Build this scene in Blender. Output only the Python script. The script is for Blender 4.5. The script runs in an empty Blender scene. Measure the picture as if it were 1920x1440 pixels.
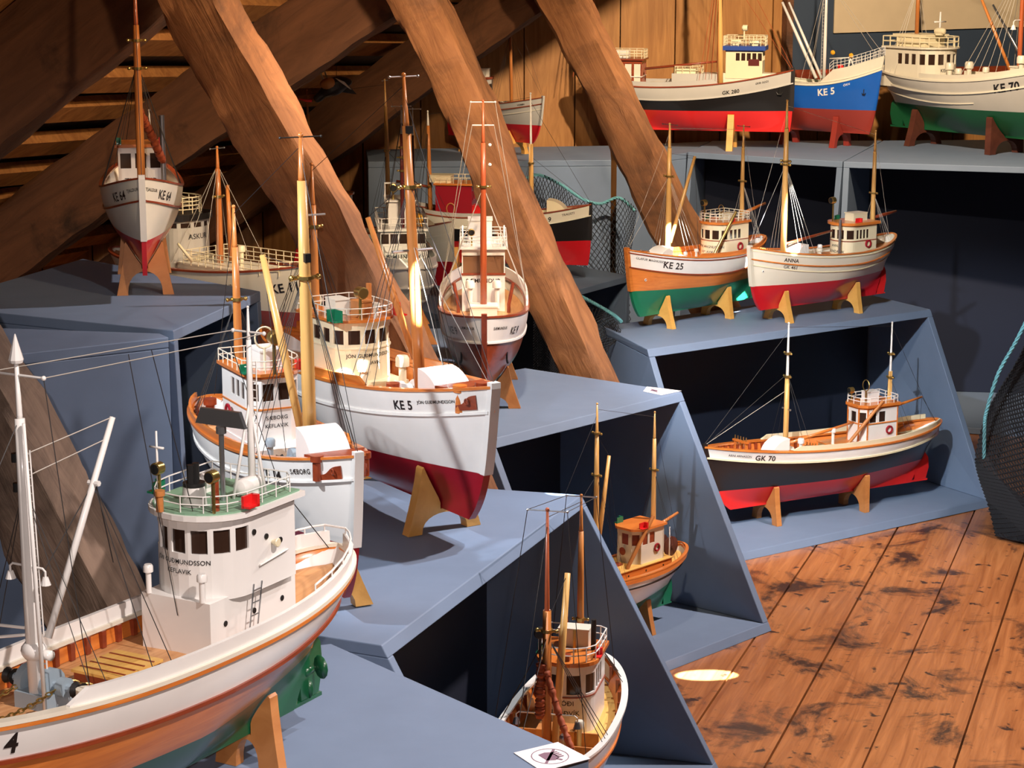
import bpy, math, random
from mathutils import Vector, Matrix
C = bpy.context.scene.collection
R = math.radians
random.seed(7)

# ---------------------------------------------------------------- camera, world, lights, exposure
F = 4000.0; CAMH = 1.6
PIT = math.atan(849 / F)
cd = bpy.data.cameras.new('camera'); cam = bpy.data.objects.new('camera', cd); C.objects.link(cam)
cam.location = (0, 0, CAMH); cam.rotation_euler = (math.pi / 2 - PIT, 0, 0)
cd.sensor_fit = 'HORIZONTAL'; cd.sensor_width = 36; cd.lens = 36 * F / 1920; cd.clip_start = .05
bpy.context.scene.camera = cam
vs = bpy.context.scene.view_settings
vs.view_transform = 'Standard'; vs.look = 'None'; vs.gamma = 1; vs.use_curve_mapping = False; vs.exposure = 0.12
w = bpy.data.worlds.new('world'); bpy.context.scene.world = w; w.use_nodes = True
w.node_tree.nodes['Background'].inputs[0].default_value = (1, .8, .66, 1)
w.node_tree.nodes['Background'].inputs[1].default_value = .04

def spot(name, loc, to, power, col, ang, blend=.5, size=.03):
    l = bpy.data.lights.new(name, 'SPOT'); l.energy = power; l.color = col
    l.spot_size = R(ang); l.spot_blend = blend; l.shadow_soft_size = size
    o = bpy.data.objects.new(name, l); C.objects.link(o); o.location = loc
    o.rotation_euler = (Vector(to) - Vector(loc)).to_track_quat('-Z', 'Y').to_euler()
    return o
WARM = (1, .66, .36); NEUT = (1, .84, .7); PINK = (1, .84, .80); COOL = (.86, .94, 1)
spot('spot_front', (.15, -1.9, 2.35), (-.80, 3.2, .72), 300, PINK, 20, .8, .03)
spot('spot_centre', (-.95, 2.9, 1.62), (-.10, 3.70, .72), 75, (.92, .95, 1), 50, .5, .02)
spot('spot_near', (.75, 1.3, 2.5), (-.30, 2.50, .6), 215, (1, .86, .80), 36, .6, .03)
spot('spot_shelves', (-.12, 3.3, 1.98), (.98, 5.75, .32), 310, (.90, .94, 1), 28, .5, .02)
spot('spot_shelf_end', (.45, 4.1, 2.2), (.60, 5.95, .70), 85, (1, .84, .66), 50, .7, .02)
spot('spot_back', (1.0, 5.6, 2.15), (1.02, 7.4, 1.1), 270, (1, .76, .52), 74, .6, .03)
spot('spot_gable', (.5, 5.4, 2.05), (.1, 7.3, 1.2), 50, (1, .68, .38), 62, .7, .03)
spot('spot_middle', (.08, 3.9, 2.12), (-.15, 5.2, .8), 100, (1, .78, .56), 64, .7, .03)
spot('spot_floor', (1.75, 4.4, 2.8), (.60, 4.05, .2), 470, (1, .84, .78), 80, .7, .05)
spot('spot_left_back', (.2, 4.0, 1.95), (-1.0, 5.8, 1.0), 95, (1, .70, .42), 80, .8, .05)
spot('spot_roof', (.25, 3.0, 1.95), (-1.1, 4.7, 1.45), 45, (1, .66, .38), 56, .8, .03)
spot('spot_corner', (.10, 3.2, 2.10), (.16, 3.98, .48), 30, COOL, 12, 1, .02)
spot('spot_plinth_top', (.78, 3.95, 2.5), (.0, 3.68, .53), 120, (.93, .96, 1), 25, .6, .02)
spot('spot_near_right', (.95, 2.75, 2.45), (.0, 2.72, .5), 75, (1, .93, .92), 30, .7, .02)
spot('spot_bow_on', (.3, 2.2, 2.1), (-.69, 4.1, 1.02), 60, (1, .84, .66), 15, .6, .02)
# narrow beams of daylight through the skylight
def beam(name, to, wdeg, power, col=COOL, sc=(1, 1), src=(.6, 2.0, 2.75)):
    o = spot(name, Vector(src), to, power, col, wdeg, .12, .004)
    o.scale = (sc[0], sc[1], 1)

# ---------------------------------------------------------------- pixel -> world helpers (photograph 1920x1440)
SP, CP = math.sin(PIT), math.cos(PIT)
def onz(x, y, h):
    u = (x - 960) / F; v = (y - 720) / F; k = (h - CAMH) / (-SP - v * CP)
    return Vector((u * k, (CP - v * SP) * k, h))
def ony(x, y, Y):
    u = (x - 960) / F; v = (y - 720) / F; k = Y / (CP - v * SP)
    return Vector((u * k, Y, CAMH + (-SP - v * CP) * k))

# ---------------------------------------------------------------- materials
M = {}
def newmat(name):
    m = bpy.data.materials.new(name); m.use_nodes = True; M[name] = m
    nt = m.node_tree; return m, nt, nt.nodes['Principled BSDF']
def N(nt, t, **k):
    n = nt.nodes.new(t)
    for a, b in k.items(): setattr(n, a, b)
    return n
def paint(name, col, rough=.35, metal=0, coat=0., bump=.0):
    m, nt, b = newmat(name)
    tc = N(nt, 'ShaderNodeTexCoord'); no = N(nt, 'ShaderNodeTexNoise'); no.inputs['Scale'].default_value = 18
    no.inputs['Detail'].default_value = 4
    nt.links.new(tc.outputs['Object'], no.inputs['Vector'])
    mx = N(nt, 'ShaderNodeMixRGB'); mx.inputs[1].default_value = (*[c * .9 for c in col], 1); mx.inputs[2].default_value = (*[min(1, c * 1.06) for c in col], 1)
    nt.links.new(no.outputs['Fac'], mx.inputs[0]); nt.links.new(mx.outputs[0], b.inputs['Base Color'])
    b.inputs['Roughness'].default_value = rough; b.inputs['Metallic'].default_value = metal
    b.inputs['Coat Weight'].default_value = coat; b.inputs['Coat Roughness'].default_value = .12
    if bump:
        n2 = N(nt, 'ShaderNodeTexNoise'); n2.inputs['Scale'].default_value = 9; n2.inputs['Detail'].default_value = 3
        bp = N(nt, 'ShaderNodeBump'); bp.inputs['Strength'].default_value = bump; bp.inputs['Distance'].default_value = .01
        nt.links.new(tc.outputs['Object'], n2.inputs['Vector']); nt.links.new(n2.outputs['Fac'], bp.inputs['Height']); nt.links.new(bp.outputs[0], b.inputs['Normal'])
    return m
def wood(name, c1, c2, scale=(4, 40, 40), rough=.35, coat=.3, bump=.1, coords='Object', dist=1.5, dark=None, darkscale=3, darkpos=(.55, .75), bdist=.004, spots=False):
    m, nt, b = newmat(name)
    tc = N(nt, 'ShaderNodeTexCoord'); mp = N(nt, 'ShaderNodeMapping'); mp.inputs['Scale'].default_value = scale
    nt.links.new(tc.outputs[coords], mp.inputs[0])
    no = N(nt, 'ShaderNodeTexNoise'); no.inputs['Scale'].default_value = 1; no.inputs['Detail'].default_value = 6; no.inputs['Distortion'].default_value = dist
    no.inputs['Roughness'].default_value = .62
    nt.links.new(mp.outputs[0], no.inputs['Vector'])
    cr = N(nt, 'ShaderNodeValToRGB'); cr.color_ramp.elements[0].position = .32; cr.color_ramp.elements[1].position = .68
    cr.color_ramp.elements[0].color = (*c1, 1); cr.color_ramp.elements[1].color = (*c2, 1)
    nt.links.new(no.outputs['Fac'], cr.inputs[0]); out = cr.outputs[0]
    if dark:
        n2 = N(nt, 'ShaderNodeTexNoise'); n2.inputs['Scale'].default_value = darkscale; n2.inputs['Detail'].default_value = 8; n2.inputs['Roughness'].default_value = .7
        n2.inputs['Distortion'].default_value = .6
        nt.links.new(tc.outputs[coords], n2.inputs['Vector'])
        c2r = N(nt, 'ShaderNodeValToRGB'); c2r.color_ramp.elements[0].position = darkpos[0]; c2r.color_ramp.elements[1].position = darkpos[1]
        c2r.color_ramp.elements[0].color = (0, 0, 0, 1); c2r.color_ramp.elements[1].color = (1, 1, 1, 1)
        nt.links.new(n2.outputs['Fac'], c2r.inputs[0])
        mx = N(nt, 'ShaderNodeMixRGB'); mx.inputs[2].default_value = (*dark, 1)
        nt.links.new(c2r.outputs[0], mx.inputs[0]); nt.links.new(out, mx.inputs[1]); out = mx.outputs[0]
    if spots:
        n3 = N(nt, 'ShaderNodeTexNoise'); n3.inputs['Scale'].default_value = 26; n3.inputs['Detail'].default_value = 5; n3.inputs['Distortion'].default_value = .4
        nt.links.new(tc.outputs[coords], n3.inputs['Vector']); c3 = N(nt, 'ShaderNodeValToRGB'); c3.color_ramp.elements[0].position = .63; c3.color_ramp.elements[1].position = .69
        nt.links.new(n3.outputs['Fac'], c3.inputs[0]); mx = N(nt, 'ShaderNodeMixRGB'); mx.inputs[2].default_value = (*dark, 1)
        nt.links.new(c3.outputs[0], mx.inputs[0]); nt.links.new(out, mx.inputs[1]); out = mx.outputs[0]
    nt.links.new(out, b.inputs['Base Color'])
    b.inputs['Roughness'].default_value = rough; b.inputs['Coat Weight'].default_value = coat; b.inputs['Coat Roughness'].default_value = .15
    if bump:
        bp = N(nt, 'ShaderNodeBump'); bp.inputs['Strength'].default_value = bump; bp.inputs['Distance'].default_value = bdist
        nt.links.new(no.outputs['Fac'], bp.inputs['Height']); nt.links.new(bp.outputs[0], b.inputs['Normal'])
    return m
paint('white', (.80, .79, .76), .3, coat=.3)
paint('offwhite', (.74, .70, .58), .33, coat=.3)
paint('cream', (.78, .70, .48), .35, coat=.2)
paint('greywhite', (.50, .49, .46), .4)
paint('red', (.55, .012, .02), .28, coat=.4)
paint('brightred', (.72, .02, .02), .3, coat=.3)
paint('darkred', (.30, .008, .02), .3, coat=.3)
paint('oxide', (.28, .035, .025), .4, coat=.2)
paint('black', (.012, .011, .012), .35, coat=.3)
paint('green', (.01, .17, .08), .3, coat=.4)
paint('teal', (.02, .20, .14), .3, coat=.4)
paint('darkgreen', (.008, .09, .035), .35, coat=.3)
paint('palegreen', (.20, .36, .24), .5)
paint('blue', (.01, .11, .50), .3, coat=.4)
paint('royal', (.02, .06, .30), .35)
paint('maroon', (.10, .012, .01), .35, coat=.3)
paint('yellow', (.75, .38, .02), .4)
paint('steel', (.45, .47, .5), .28, metal=.9)
paint('bluegrey', (.28, .36, .42), .4)
paint('brass', (.50, .36, .12), .3, metal=.9)
paint('iron', (.03, .03, .03), .4, metal=.5)
paint('line_dark', (.02, .018, .018), .6)
paint('line_light', (.42, .39, .34), .5)
paint('pane', (.035, .018, .012), .12)
paint('palepane', (.20, .10, .05), .2)
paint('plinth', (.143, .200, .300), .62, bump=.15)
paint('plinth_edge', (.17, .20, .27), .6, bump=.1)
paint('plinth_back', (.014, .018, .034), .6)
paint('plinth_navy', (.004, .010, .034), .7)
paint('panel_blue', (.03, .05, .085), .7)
paint('paper', (.75, .72, .74), .6)
paint('poster', (.62, .50, .33), .7)
paint('print', (.20, .12, .17), .6)
paint('netblack', (.007, .008, .011), .9)
paint('rope', (.12, .36, .42), .7)
paint('netrust', (.36, .07, .02), .7, bump=.6)
wood('varnish', (.50, .13, .02), (.72, .24, .045), (3, 22, 60), .3, .5)
wood('orangewood', (.56, .15, .028), (.76, .25, .05), (3, 22, 60), .32, .4)
wood('mahogany', (.17, .026, .010), (.30, .055, .018), (5, 30, 30), .35, .4)
wood('mast_wood', (.42, .13, .03), (.62, .24, .06), (30, 30, 3), .35, .3)
wood('mast_pine', (.60, .33, .10), (.78, .46, .15), (30, 30, 3), .35, .3)
wood('mast_red', (.35, .07, .025), (.50, .12, .04), (30, 30, 3), .35, .3)
wood('cradle_wood', (.42, .15, .035), (.58, .24, .07), (6, 12, 12), .5, .15, coords='Object')
wood('cradle_oak', (.58, .29, .06), (.76, .42, .11), (6, 12, 12), .45, .2)
wood('cradle_dark', (.07, .02, .012), (.12, .035, .02), (6, 12, 12), .5, .1)
wood('deck', (.48, .22, .08), (.66, .36, .16), (4, 60, 10), .5, .1)
wood('deck_yellow', (.62, .34, .08), (.80, .50, .14), (4, 60, 10), .45, .2)
wood('deck_brown', (.16, .06, .02), (.26, .11, .04), (4, 60, 10), .5, .1)
wood('beam', (.20, .080, .030), (.34, .150, .058), (5, 34, 34), .8, 0, .8, dist=.7, dark=(.06, .026, .014), darkscale=3.2, darkpos=(.50, .74), bdist=.006)
wood('beam_grey', (.13, .085, .060), (.22, .15, .105), (5, 34, 34), .85, 0, .8, dist=.7, dark=(.04, .026, .018), darkscale=3.5, darkpos=(.5, .75), bdist=.006)
wood('rafter', (.10, .042, .020), (.18, .078, .036), (4, 26, 26), .85, 0, .7, dist=.8, dark=(.018, .010, .006), darkscale=4, bdist=.01)
wood('batten', (.36, .14, .04), (.62, .29, .09), (3, 18, 18), .7, 0, .4, dist=2)
wood('sheathing', (.085, .065, .05), (.17, .13, .10), (3, 26, 26), .85, 0, .5, dist=2)
wood('gable', (.30, .125, .032), (.47, .225, .066), (22, 22, 2.2), .55, .1, .15, dist=2.2, dark=(.13, .035, .008), darkscale=5, darkpos=(.62, .78))
wood('floorboard', (.27, .088, .024), (.47, .185, .060), (3.2, 60, 60), .36, .30, .25, dist=.9, dark=(.045, .020, .014), darkscale=5, darkpos=(.52, .62), bdist=.002, spots=True)

# ---------------------------------------------------------------- mesh builder
class MB:
    def __init__(s): s.v = []; s.f = []; s.m = []
    def add(s, vs, fs, mi=0):
        o = len(s.v); s.v += [tuple(p) for p in vs]
        for q in fs: s.f.append([i + o for i in q]); s.m.append(mi)
        return s
    def box(s, c, d, mi=0, rot=None):
        x, y, z = d[0] / 2, d[1] / 2, d[2] / 2
        P = [Vector((a * x, b * y, e * z)) for a in (-1, 1) for b in (-1, 1) for e in (-1, 1)]
        if rot is not None: P = [rot @ p for p in P]
        c = Vector(c)
        return s.add([p + c for p in P], [(0, 1, 3, 2), (4, 6, 7, 5), (0, 4, 5, 1), (2, 3, 7, 6), (0, 2, 6, 4), (1, 5, 7, 3)], mi)
    def prism(s, poly, z0, z1, mi=0, mtop=None):
        n = len(poly)
        s.add([(p[0], p[1], z0) for p in poly] + [(p[0], p[1], z1) for p in poly],
              [(i, (i + 1) % n, n + (i + 1) % n, n + i) for i in range(n)], mi)
        s.add([(p[0], p[1], z0) for p in poly], [list(range(n))[::-1]], mi)
        return s.add([(p[0], p[1], z1) for p in poly], [list(range(n))], mi if mtop is None else mtop)
    def hexa(s, b, t, mi=0):   # bottom loop, top loop (same length)
        n = len(b)
        return s.add(list(b) + list(t), [(i, (i + 1) % n, n + (i + 1) % n, n + i) for i in range(n)] + [list(range(n))[::-1], list(range(n, 2 * n))], mi)
    def tube(s, pts, r, n=8, mi=0, closed=False):
        pts = [Vector(p) for p in pts]; k = len(pts)
        rr = r if isinstance(r, (list, tuple)) else [r] * k
        vs = []; prev = None
        for i, p in enumerate(pts):
            a = pts[(i - 1) % k] if (i or closed) else p; b = pts[(i + 1) % k] if (i < k - 1 or closed) else p
            t = (b - a); t = t.normalized() if t.length > 1e-9 else Vector((0, 0, 1))
            if prev is None:
                up = Vector((0, 0, 1)) if abs(t.z) < .9 else Vector((1, 0, 0)); nx = t.cross(up).normalized()
            else:
                nx = prev - t * prev.dot(t); nx = nx.normalized() if nx.length > 1e-6 else t.orthogonal().normalized()
            prev = nx; ny = t.cross(nx)
            for j in range(n):
                an = 2 * math.pi * j / n; vs.append(p + (nx * math.cos(an) + ny * math.sin(an)) * rr[i])
        fs = []
        for i in range(k if closed else k - 1):
            for j in range(n):
                a = i * n; b = ((i + 1) % k) * n; fs.append((a + j, a + (j + 1) % n, b + (j + 1) % n, b + j))
        if not closed: fs += [list(range(n))[::-1], [(k - 1) * n + j for j in range(n)]]
        return s.add(vs, fs, mi)
    def lathe(s, c, prof, n=16, mi=0, rot=None):   # prof: (r, z)
        c = Vector(c); vs = []
        for r, z in prof:
            for j in range(n):
                p = Vector((r * math.cos(2 * math.pi * j / n), r * math.sin(2 * math.pi * j / n), z))
                vs.append((rot @ p if rot is not None else p) + c)
        k = len(prof)
        return s.add(vs, [(i * n + j, i * n + (j + 1) % n, (i + 1) * n + (j + 1) % n, (i + 1) * n + j) for i in range(k - 1) for j in range(n)]
                     + [list(range(n))[::-1], [(k - 1) * n + j for j in range(n)]], mi)
    def ball(s, c, r, mi=0, n=12, sc=(1, 1, 1)):
        prof = [(max(1e-4, math.sin(math.pi * i / 8)) * r, -math.cos(math.pi * i / 8) * r) for i in range(9)]
        o = len(s.v); s.lathe((0, 0, 0), prof, n, mi)
        for i in range(o, len(s.v)):
            p = s.v[i]; s.v[i] = (p[0] * sc[0] + c[0], p[1] * sc[1] + c[1], p[2] * sc[2] + c[2])
        return s
    def build(s, name, mats, parent=None, smooth=False, k=1.0, solid=0):
        me = bpy.data.meshes.new(name)
        me.from_pydata([(a * k, b * k, c * k) for a, b, c in s.v], [], s.f)
        for m in (mats if isinstance(mats, (list, tuple)) else [mats]): me.materials.append(M[m])
        me.polygons.foreach_set('material_index', s.m)
        if smooth: me.polygons.foreach_set('use_smooth', [True] * len(s.f))
        me.validate(); me.update()
        o = bpy.data.objects.new(name, me); C.objects.link(o)
        if smooth == 'auto':
            e = o.modifiers.new('edge', 'EDGE_SPLIT'); e.split_angle = R(38)
        if parent is not None: o.parent = parent
        return o

def tag(o, label=None, cat=None, group=None, kind=None):
    if label: o['label'] = label
    if cat: o['category'] = cat
    if group: o['group'] = group
    if kind: o['kind'] = kind
    return o
def thing(name, loc, rz, label, cat, group=None):
    o = bpy.data.objects.new(name, None); C.objects.link(o); o.empty_display_size = .05
    o.location = loc; o.rotation_euler = (0, 0, rz); return tag(o, label, cat, group)

_txt = {}
def text_mesh(st, size, bold=.012, spacing=1.05):
    key = (st, bold, spacing)
    if key not in _txt:
        cu = bpy.data.curves.new('t', 'FONT'); cu.body = st; cu.size = 1; cu.offset = bold; cu.space_character = spacing
        cu.resolution_u = 3
        o = bpy.data.objects.new('t', cu); C.objects.link(o)
        bpy.context.view_layer.update()
        me = bpy.data.meshes.new_from_object(o.evaluated_get(bpy.context.evaluated_depsgraph_get()))
        _txt[key] = ([tuple(v.co) for v in me.vertices], [list(p.vertices) for p in me.polygons])
        bpy.data.objects.remove(o); bpy.data.curves.remove(cu); bpy.data.meshes.remove(me)
    v, f = _txt[key]
    if not v: return [], [], 0
    x0 = min(p[0] for p in v); wd = (max(p[0] for p in v) - x0) * size
    return [((p[0] - x0) * size, p[1] * size) for p in v], f, wd

# ---------------------------------------------------------------- boats: every length below is a fraction of the hull length
def lerp(a, b, t): return a + (b - a) * t
class Boat:
    """bow at x=+.5 (sheer), stern at x=-.5, keel bottom at z=0; unit length, scaled by L on build"""
    def __init__(s, name, label, loc, rz, L, B=.27, D=.2, Sb=.3, Ss=.24, wl=.11, wlrise=.0, band=.045, rake=.05, fore=.08, aftrake=.09,
                 cols=('red', 'white', 'white'), stem='white', rail='varnish', deck='deck', inner='offwhite', bw=.035, strake='white', stemth=.008,
                 bfull=.62, low=.30, sternw=.30, cat='model boat', dash=None, cant=.5, group=None, k='boat', sheerx=.35, strakes=1, vee=.66, bex=.92):
        s.vee = vee; s.bex = bex; s.L = L; s.B = B; s.D = D; s.Sb = Sb; s.Ss = Ss; s.wl = wl; s.wlr = wlrise; s.band = band; s.rake = rake; s.fore = fore; s.ar = aftrake
        s.bw = bw; s.th = stemth; s.bfull = bfull; s.sternw = sternw; s.sx = sheerx
        s.loc = Vector(loc); s.rz = rz; s.label = label
        s.root = thing(name, loc, rz, label, cat, group)
        NT = 44; s.ts = [0.5 - .5 * math.cos(math.pi * i / NT) for i in range(NT + 1)]
        s.hull(cols, inner); s.stemp(stem); s.deckp(deck); s.rails(rail, strake)
    def P(s, mb, name, mats, smooth=False, parent=None, label=None):
        o = mb.build(name, mats, parent or s.root, smooth, s.L)
        if label: o['label'] = label
        return o
    # lines
    def zs(s, t):
        a = s.sx
        return s.D + (s.Sb - s.D) * ((t - a) / (1 - a)) ** 2 if t > a else s.D + (s.Ss - s.D) * ((a - t) / a) ** 2
    def bs(s, t):
        u = max(0, t)
        if u < .45: a = (.45 - u) / .45; y = (1 - a ** 2.6) ** .5 if a < 1 else 0; y = max(y, s.sternw * min(1, (u / .02) ** .5) if u > 0 else 0) if False else y
        else: a = (u - .45) / .55; y = (1 - a ** (2.0 + s.bfull)) ** s.bex
        return s.B / 2 * max(0, y)
    def zk(s, t):
        return 0.0
    def hb(s, t, v):
        """half breadth at station t, relative height v"""
        if t > .45: e = (t - .45) / .55; q = lerp(1.9, 1.15, e ** .8); p = lerp(s.vee, 1.05, e ** .9)
        else: e = (.45 - t) / .45; q = lerp(1.9, 1.7, e); p = lerp(s.vee, 2.2, e ** 1.1)
        v = min(1, max(0, v))
        return max(s.th * .75, s.bs(t) * (1 - (1 - v) ** q) ** p)
    def xx(s, t, v):
        xb = .5 - s.rake * (1 - v) - s.fore * (1 - v) ** 5
        xa = -.5 + s.ar * (1 - v ** 1.0) * 1.0
        return lerp(xa, xb, t)
    def pt(s, t, z, off=0.0):
        v = z / s.zs(t); return (s.xx(t, v), s.hb(t, v) + off, z)
    def tx(s, x, z):
        lo, hi = 0., 1.
        for _ in range(24):
            m = (lo + hi) / 2
            if s.xx(m, min(1, z / s.zs(m))) < x: lo = m
            else: hi = m
        return (lo + hi) / 2
    def zsx(s, x): return s.zs(s.tx(x, .2))
    def zd(s, x): return s.zsx(x) - s.bw
    def hy(s, x, z):
        t = s.tx(x, z); return s.hb(t, z / s.zs(t))
    def hull(s, cols, inner):
        mb = MB(); n1, n2, n3 = 11, 6, 4
        rows = []
        for t in s.ts:
            z1 = s.zs(t); zb = z1 - s.band; zw = min(s.wl + s.wlr * (2 * t - 1), zb - .004)
            zz = [zw * (i / n1) ** 1.3 for i in range(n1 + 1)] + [zw + (zb - zw) * i / n2 for i in range(1, n2 + 1)] + [zb + (z1 - zb) * i / n3 for i in range(1, n3 + 1)]
            rows.append(zz)
        nr = len(rows[0]); NTs = len(s.ts)
        for sg in (1, -1):
            vs = []; fs = []; ms = []
            for t, zz in zip(s.ts, rows):
                for z in zz:
                    x, y, z_ = s.pt(t, z); vs.append((x, sg * y, z_))
            for i in range(NTs - 1):
                for j in range(nr - 1):
                    q = (i * nr + j, (i + 1) * nr + j, (i + 1) * nr + j + 1, i * nr + j + 1)
                    if sg < 0: q = q[::-1]
                    mi = 0 if j < n1 else (1 if j < n1 + n2 else 2)
                    mb.add([], []); fs.append((q, mi))
            o = len(mb.v); mb.v += vs
            for q, mi in fs: mb.f.append([a + o for a in q][::-1]); mb.m.append(mi)
            # bulwark inner face + cap
            vs = []; w_ = .008
            for t in s.ts:
                z1 = s.zs(t); x, y, _ = s.pt(t, z1); y2 = max(.0005, y - w_)
                vs += [(x, sg * y, z1), (x, sg * y2, z1), (x, sg * max(.0005, s.pt(t, z1 - s.bw)[1] - w_), z1 - s.bw - .002)]
            o = len(mb.v); mb.v += vs
            for i in range(NTs - 1):
                for j in range(2):
                    q = [o + i * 3 + j, o + i * 3 + j + 1, o + i * 3 + 3 + j + 1, o + i * 3 + 3 + j]
                    mb.f.append(q if sg < 0 else q[::-1]); mb.m.append(3)
        # flat bottom of keel and the two ends
        for i in range(NTs - 1):
            a = s.pt(s.ts[i], 0); b = s.pt(s.ts[i + 1], 0)
            mb.add([(a[0], a[1], 0), (b[0], b[1], 0), (b[0], -b[1], 0), (a[0], -a[1], 0)], [(0, 1, 2, 3)], 0)
        for e in (0, NTs - 1):
            for j in range(nr - 1):
                a = s.pt(s.ts[e], rows[e][j]); b = s.pt(s.ts[e], rows[e][j + 1])
                mb.add([(a[0], a[1], a[2]), (a[0], -a[1], a[2]), (b[0], -b[1], b[2]), (b[0], b[1], b[2])], [(0, 1, 2, 3)], 0 if j < n1 else (1 if j < n1 + n2 else 2))
        s.P(mb, 'hull', list(cols) + [inner], True)
    def stemp(s, mat):
        if not mat: return
        mb = MB(); n = 16; vs = []
        z0 = s.wl + s.wlr
        for i in range(n + 1):
            z = lerp(z0, s.Sb + .012, i / n); v = min(1, z / s.Sb); x = s.xx(1, v)
            w_ = s.th
            vs += [(x - .012, w_, z), (x + .006, w_, z), (x + .006, -w_, z), (x - .012, -w_, z)]
        fs = [(i * 4 + j, i * 4 + (j + 1) % 4, i * 4 + 4 + (j + 1) % 4, i * 4 + 4 + j) for i in range(n) for j in range(4)] + [(3, 2, 1, 0), (n * 4, n * 4 + 1, n * 4 + 2, n * 4 + 3)]
        mb.add(vs, fs); s.P(mb, 'stem', mat, label=None)
    def deckp(s, mat):
        mb = MB(); vs = []
        for t in s.ts:
            z = s.zs(t) - s.bw; x, y, _ = s.pt(t, z); y = max(.0005, y - .006)
            vs += [(x, y, z), (x, 0, z + .004), (x, -y, z)]
        n = len(s.ts)
        mb.add(vs, [(i * 3 + j, i * 3 + 1 + j, i * 3 + 4 + j, i * 3 + 3 + j) for i in range(n - 1) for j in range(2)])
        s.P(mb, 'deck', mat, True)
    def strip(s, zoff, w_, h, out=0.003, t0=0, t1=1):
        """moulding along both sides at sheer - zoff, as one swept bar round the hull"""
        mb = MB(); ts = [t for t in s.ts if t0 <= t <= t1]
        for sg in (1, -1):
            vs = []
            for t in ts:
                z = s.zs(t) - zoff; x, y, _ = s.pt(t, z)
                y0 = y - w_ + out; y1 = y + out
                y0 = max(0, y0)
                vs += [(x, sg * y0, z - h / 2), (x, sg * y1, z - h / 2), (x, sg * y1, z + h / 2), (x, sg * y0, z + h / 2)]
            n = len(ts)
            fs = [(i * 4 + j, i * 4 + (j + 1) % 4, i * 4 + 4 + (j + 1) % 4, i * 4 + 4 + j) for i in range(n - 1) for j in range(4)]
            if sg > 0: fs = [f[::-1] for f in fs]
            fs += [(0, 1, 2, 3), ((n - 1) * 4, (n - 1) * 4 + 3, (n - 1) * 4 + 2, (n - 1) * 4 + 1)]
            mb.add(vs, fs)
        return mb
    def rails(s, rail, strake):
        s.P(s.strip(-.002, .018, .006, .004), 'cap_rail', rail)
        if strake: s.P(s.strip(s.band, .008, .006, .005), 'rub_strake', strake)
    def upper_bulwark(s, h, t0, t1, mat):
        mb = MB(); ts = [lerp(t0, t1, i / 24) for i in range(25)]
        for sg in (1, -1):
            vs = []
            for i, t in enumerate(ts):
                z = s.zs(t) + .004; x, y, _ = s.pt(t, s.zs(t)); e = min(1, (1 - i / 24) * 24) ** .5 if t1 < 1 else 1
                hh = h * max(.15, e)
                vs += [(x, sg * (y - .009), z), (x, sg * (y - .002), z), (x, sg * (y - .001), z + hh), (x, sg * (y - .008), z + hh)]
            fs = [(i * 4 + j, i * 4 + (j + 1) % 4, i * 4 + 4 + (j + 1) % 4, i * 4 + 4 + j) for i in range(24) for j in range(4)]
            fs += [(0, 1, 2, 3), (96, 99, 98, 97)]
            mb.add(vs, fs)
        s.P(mb, 'upper_bulwark', mat)
    def ribs(s, n, mat, t0=.08, t1=.92, lining=None):
        mb = MB()
        if lining:
            for sg in (1, -1):
                vs = []
                for i in range(31):
                    t = lerp(t0, t1, i / 30)
                    for dz in (s.bw - .001, .004):
                        z = s.zs(t) - dz; x, y, _ = s.pt(t, z); vs.append((x, sg * max(.001, y - .0095), z))
                mb.add(vs, [(i * 2, i * 2 + 2, i * 2 + 3, i * 2 + 1) for i in range(30)], 1)
        for i in range(n):
            t = lerp(t0, t1, i / (n - 1))
            for sg in (1, -1):
                z = s.zs(t) - s.bw / 2; x, y, _ = s.pt(t, z)
                mb.box((x, sg * (y - .0125), z), (.009, .008, s.bw - .002), 0)
        s.P(mb, 'bulwark_frames', [mat, lining or mat])
    def arc(s, zoff):
        """arc length along the side measured from the stem, for lettering that follows the curve"""
        key = round(zoff, 3); s._arc = getattr(s, '_arc', {})
        if key not in s._arc:
            xs = [.499 - .002 * i for i in range(400)]; ys = [s.hy(x, s.zsx(x) - zoff + .01) for x in xs]; a = [0]
            for k in range(1, 400): a.append(a[-1] + math.hypot(.002, ys[k] - ys[k - 1]))
            s._arc[key] = (xs, a)
        return s._arc[key]
    def both(s, st, x, zoff, size, mat='black', bold=.012):
        """the word centred at x on both bows, letters set along the curve of the side"""
        v, f, wd = text_mesh(st, size, bold)
        if not v: return
        xs, ar = s.arc(zoff); k = max(0, min(398, int((.499 - x) / .002))); mid = ar[k]
        def inv(d):
            lo, hi = 0, 399
            while hi - lo > 1:
                m = (lo + hi) // 2
                if ar[m] < d: lo = m
                else: hi = m
            return lerp(xs[lo], xs[hi], min(1, max(0, (d - ar[lo]) / max(1e-9, ar[hi] - ar[lo]))))
        for side in (1, -1):
            mb = MB(); vs = []
            for a, b in v:
                X = inv(mid + side * (a - wd / 2)); z = s.zsx(X) - zoff + b
                vs.append((X, side * (s.hy(X, z) + .0012), z))
            mb.add(vs, f); s.P(mb, 'lettering', mat)
    # ---- deck houses
    def perim(s, poly):
        n = len(poly); L = [0]
        for i in range(n): L.append(L[-1] + math.dist(poly[i], poly[(i + 1) % n]))
        return L
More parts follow.
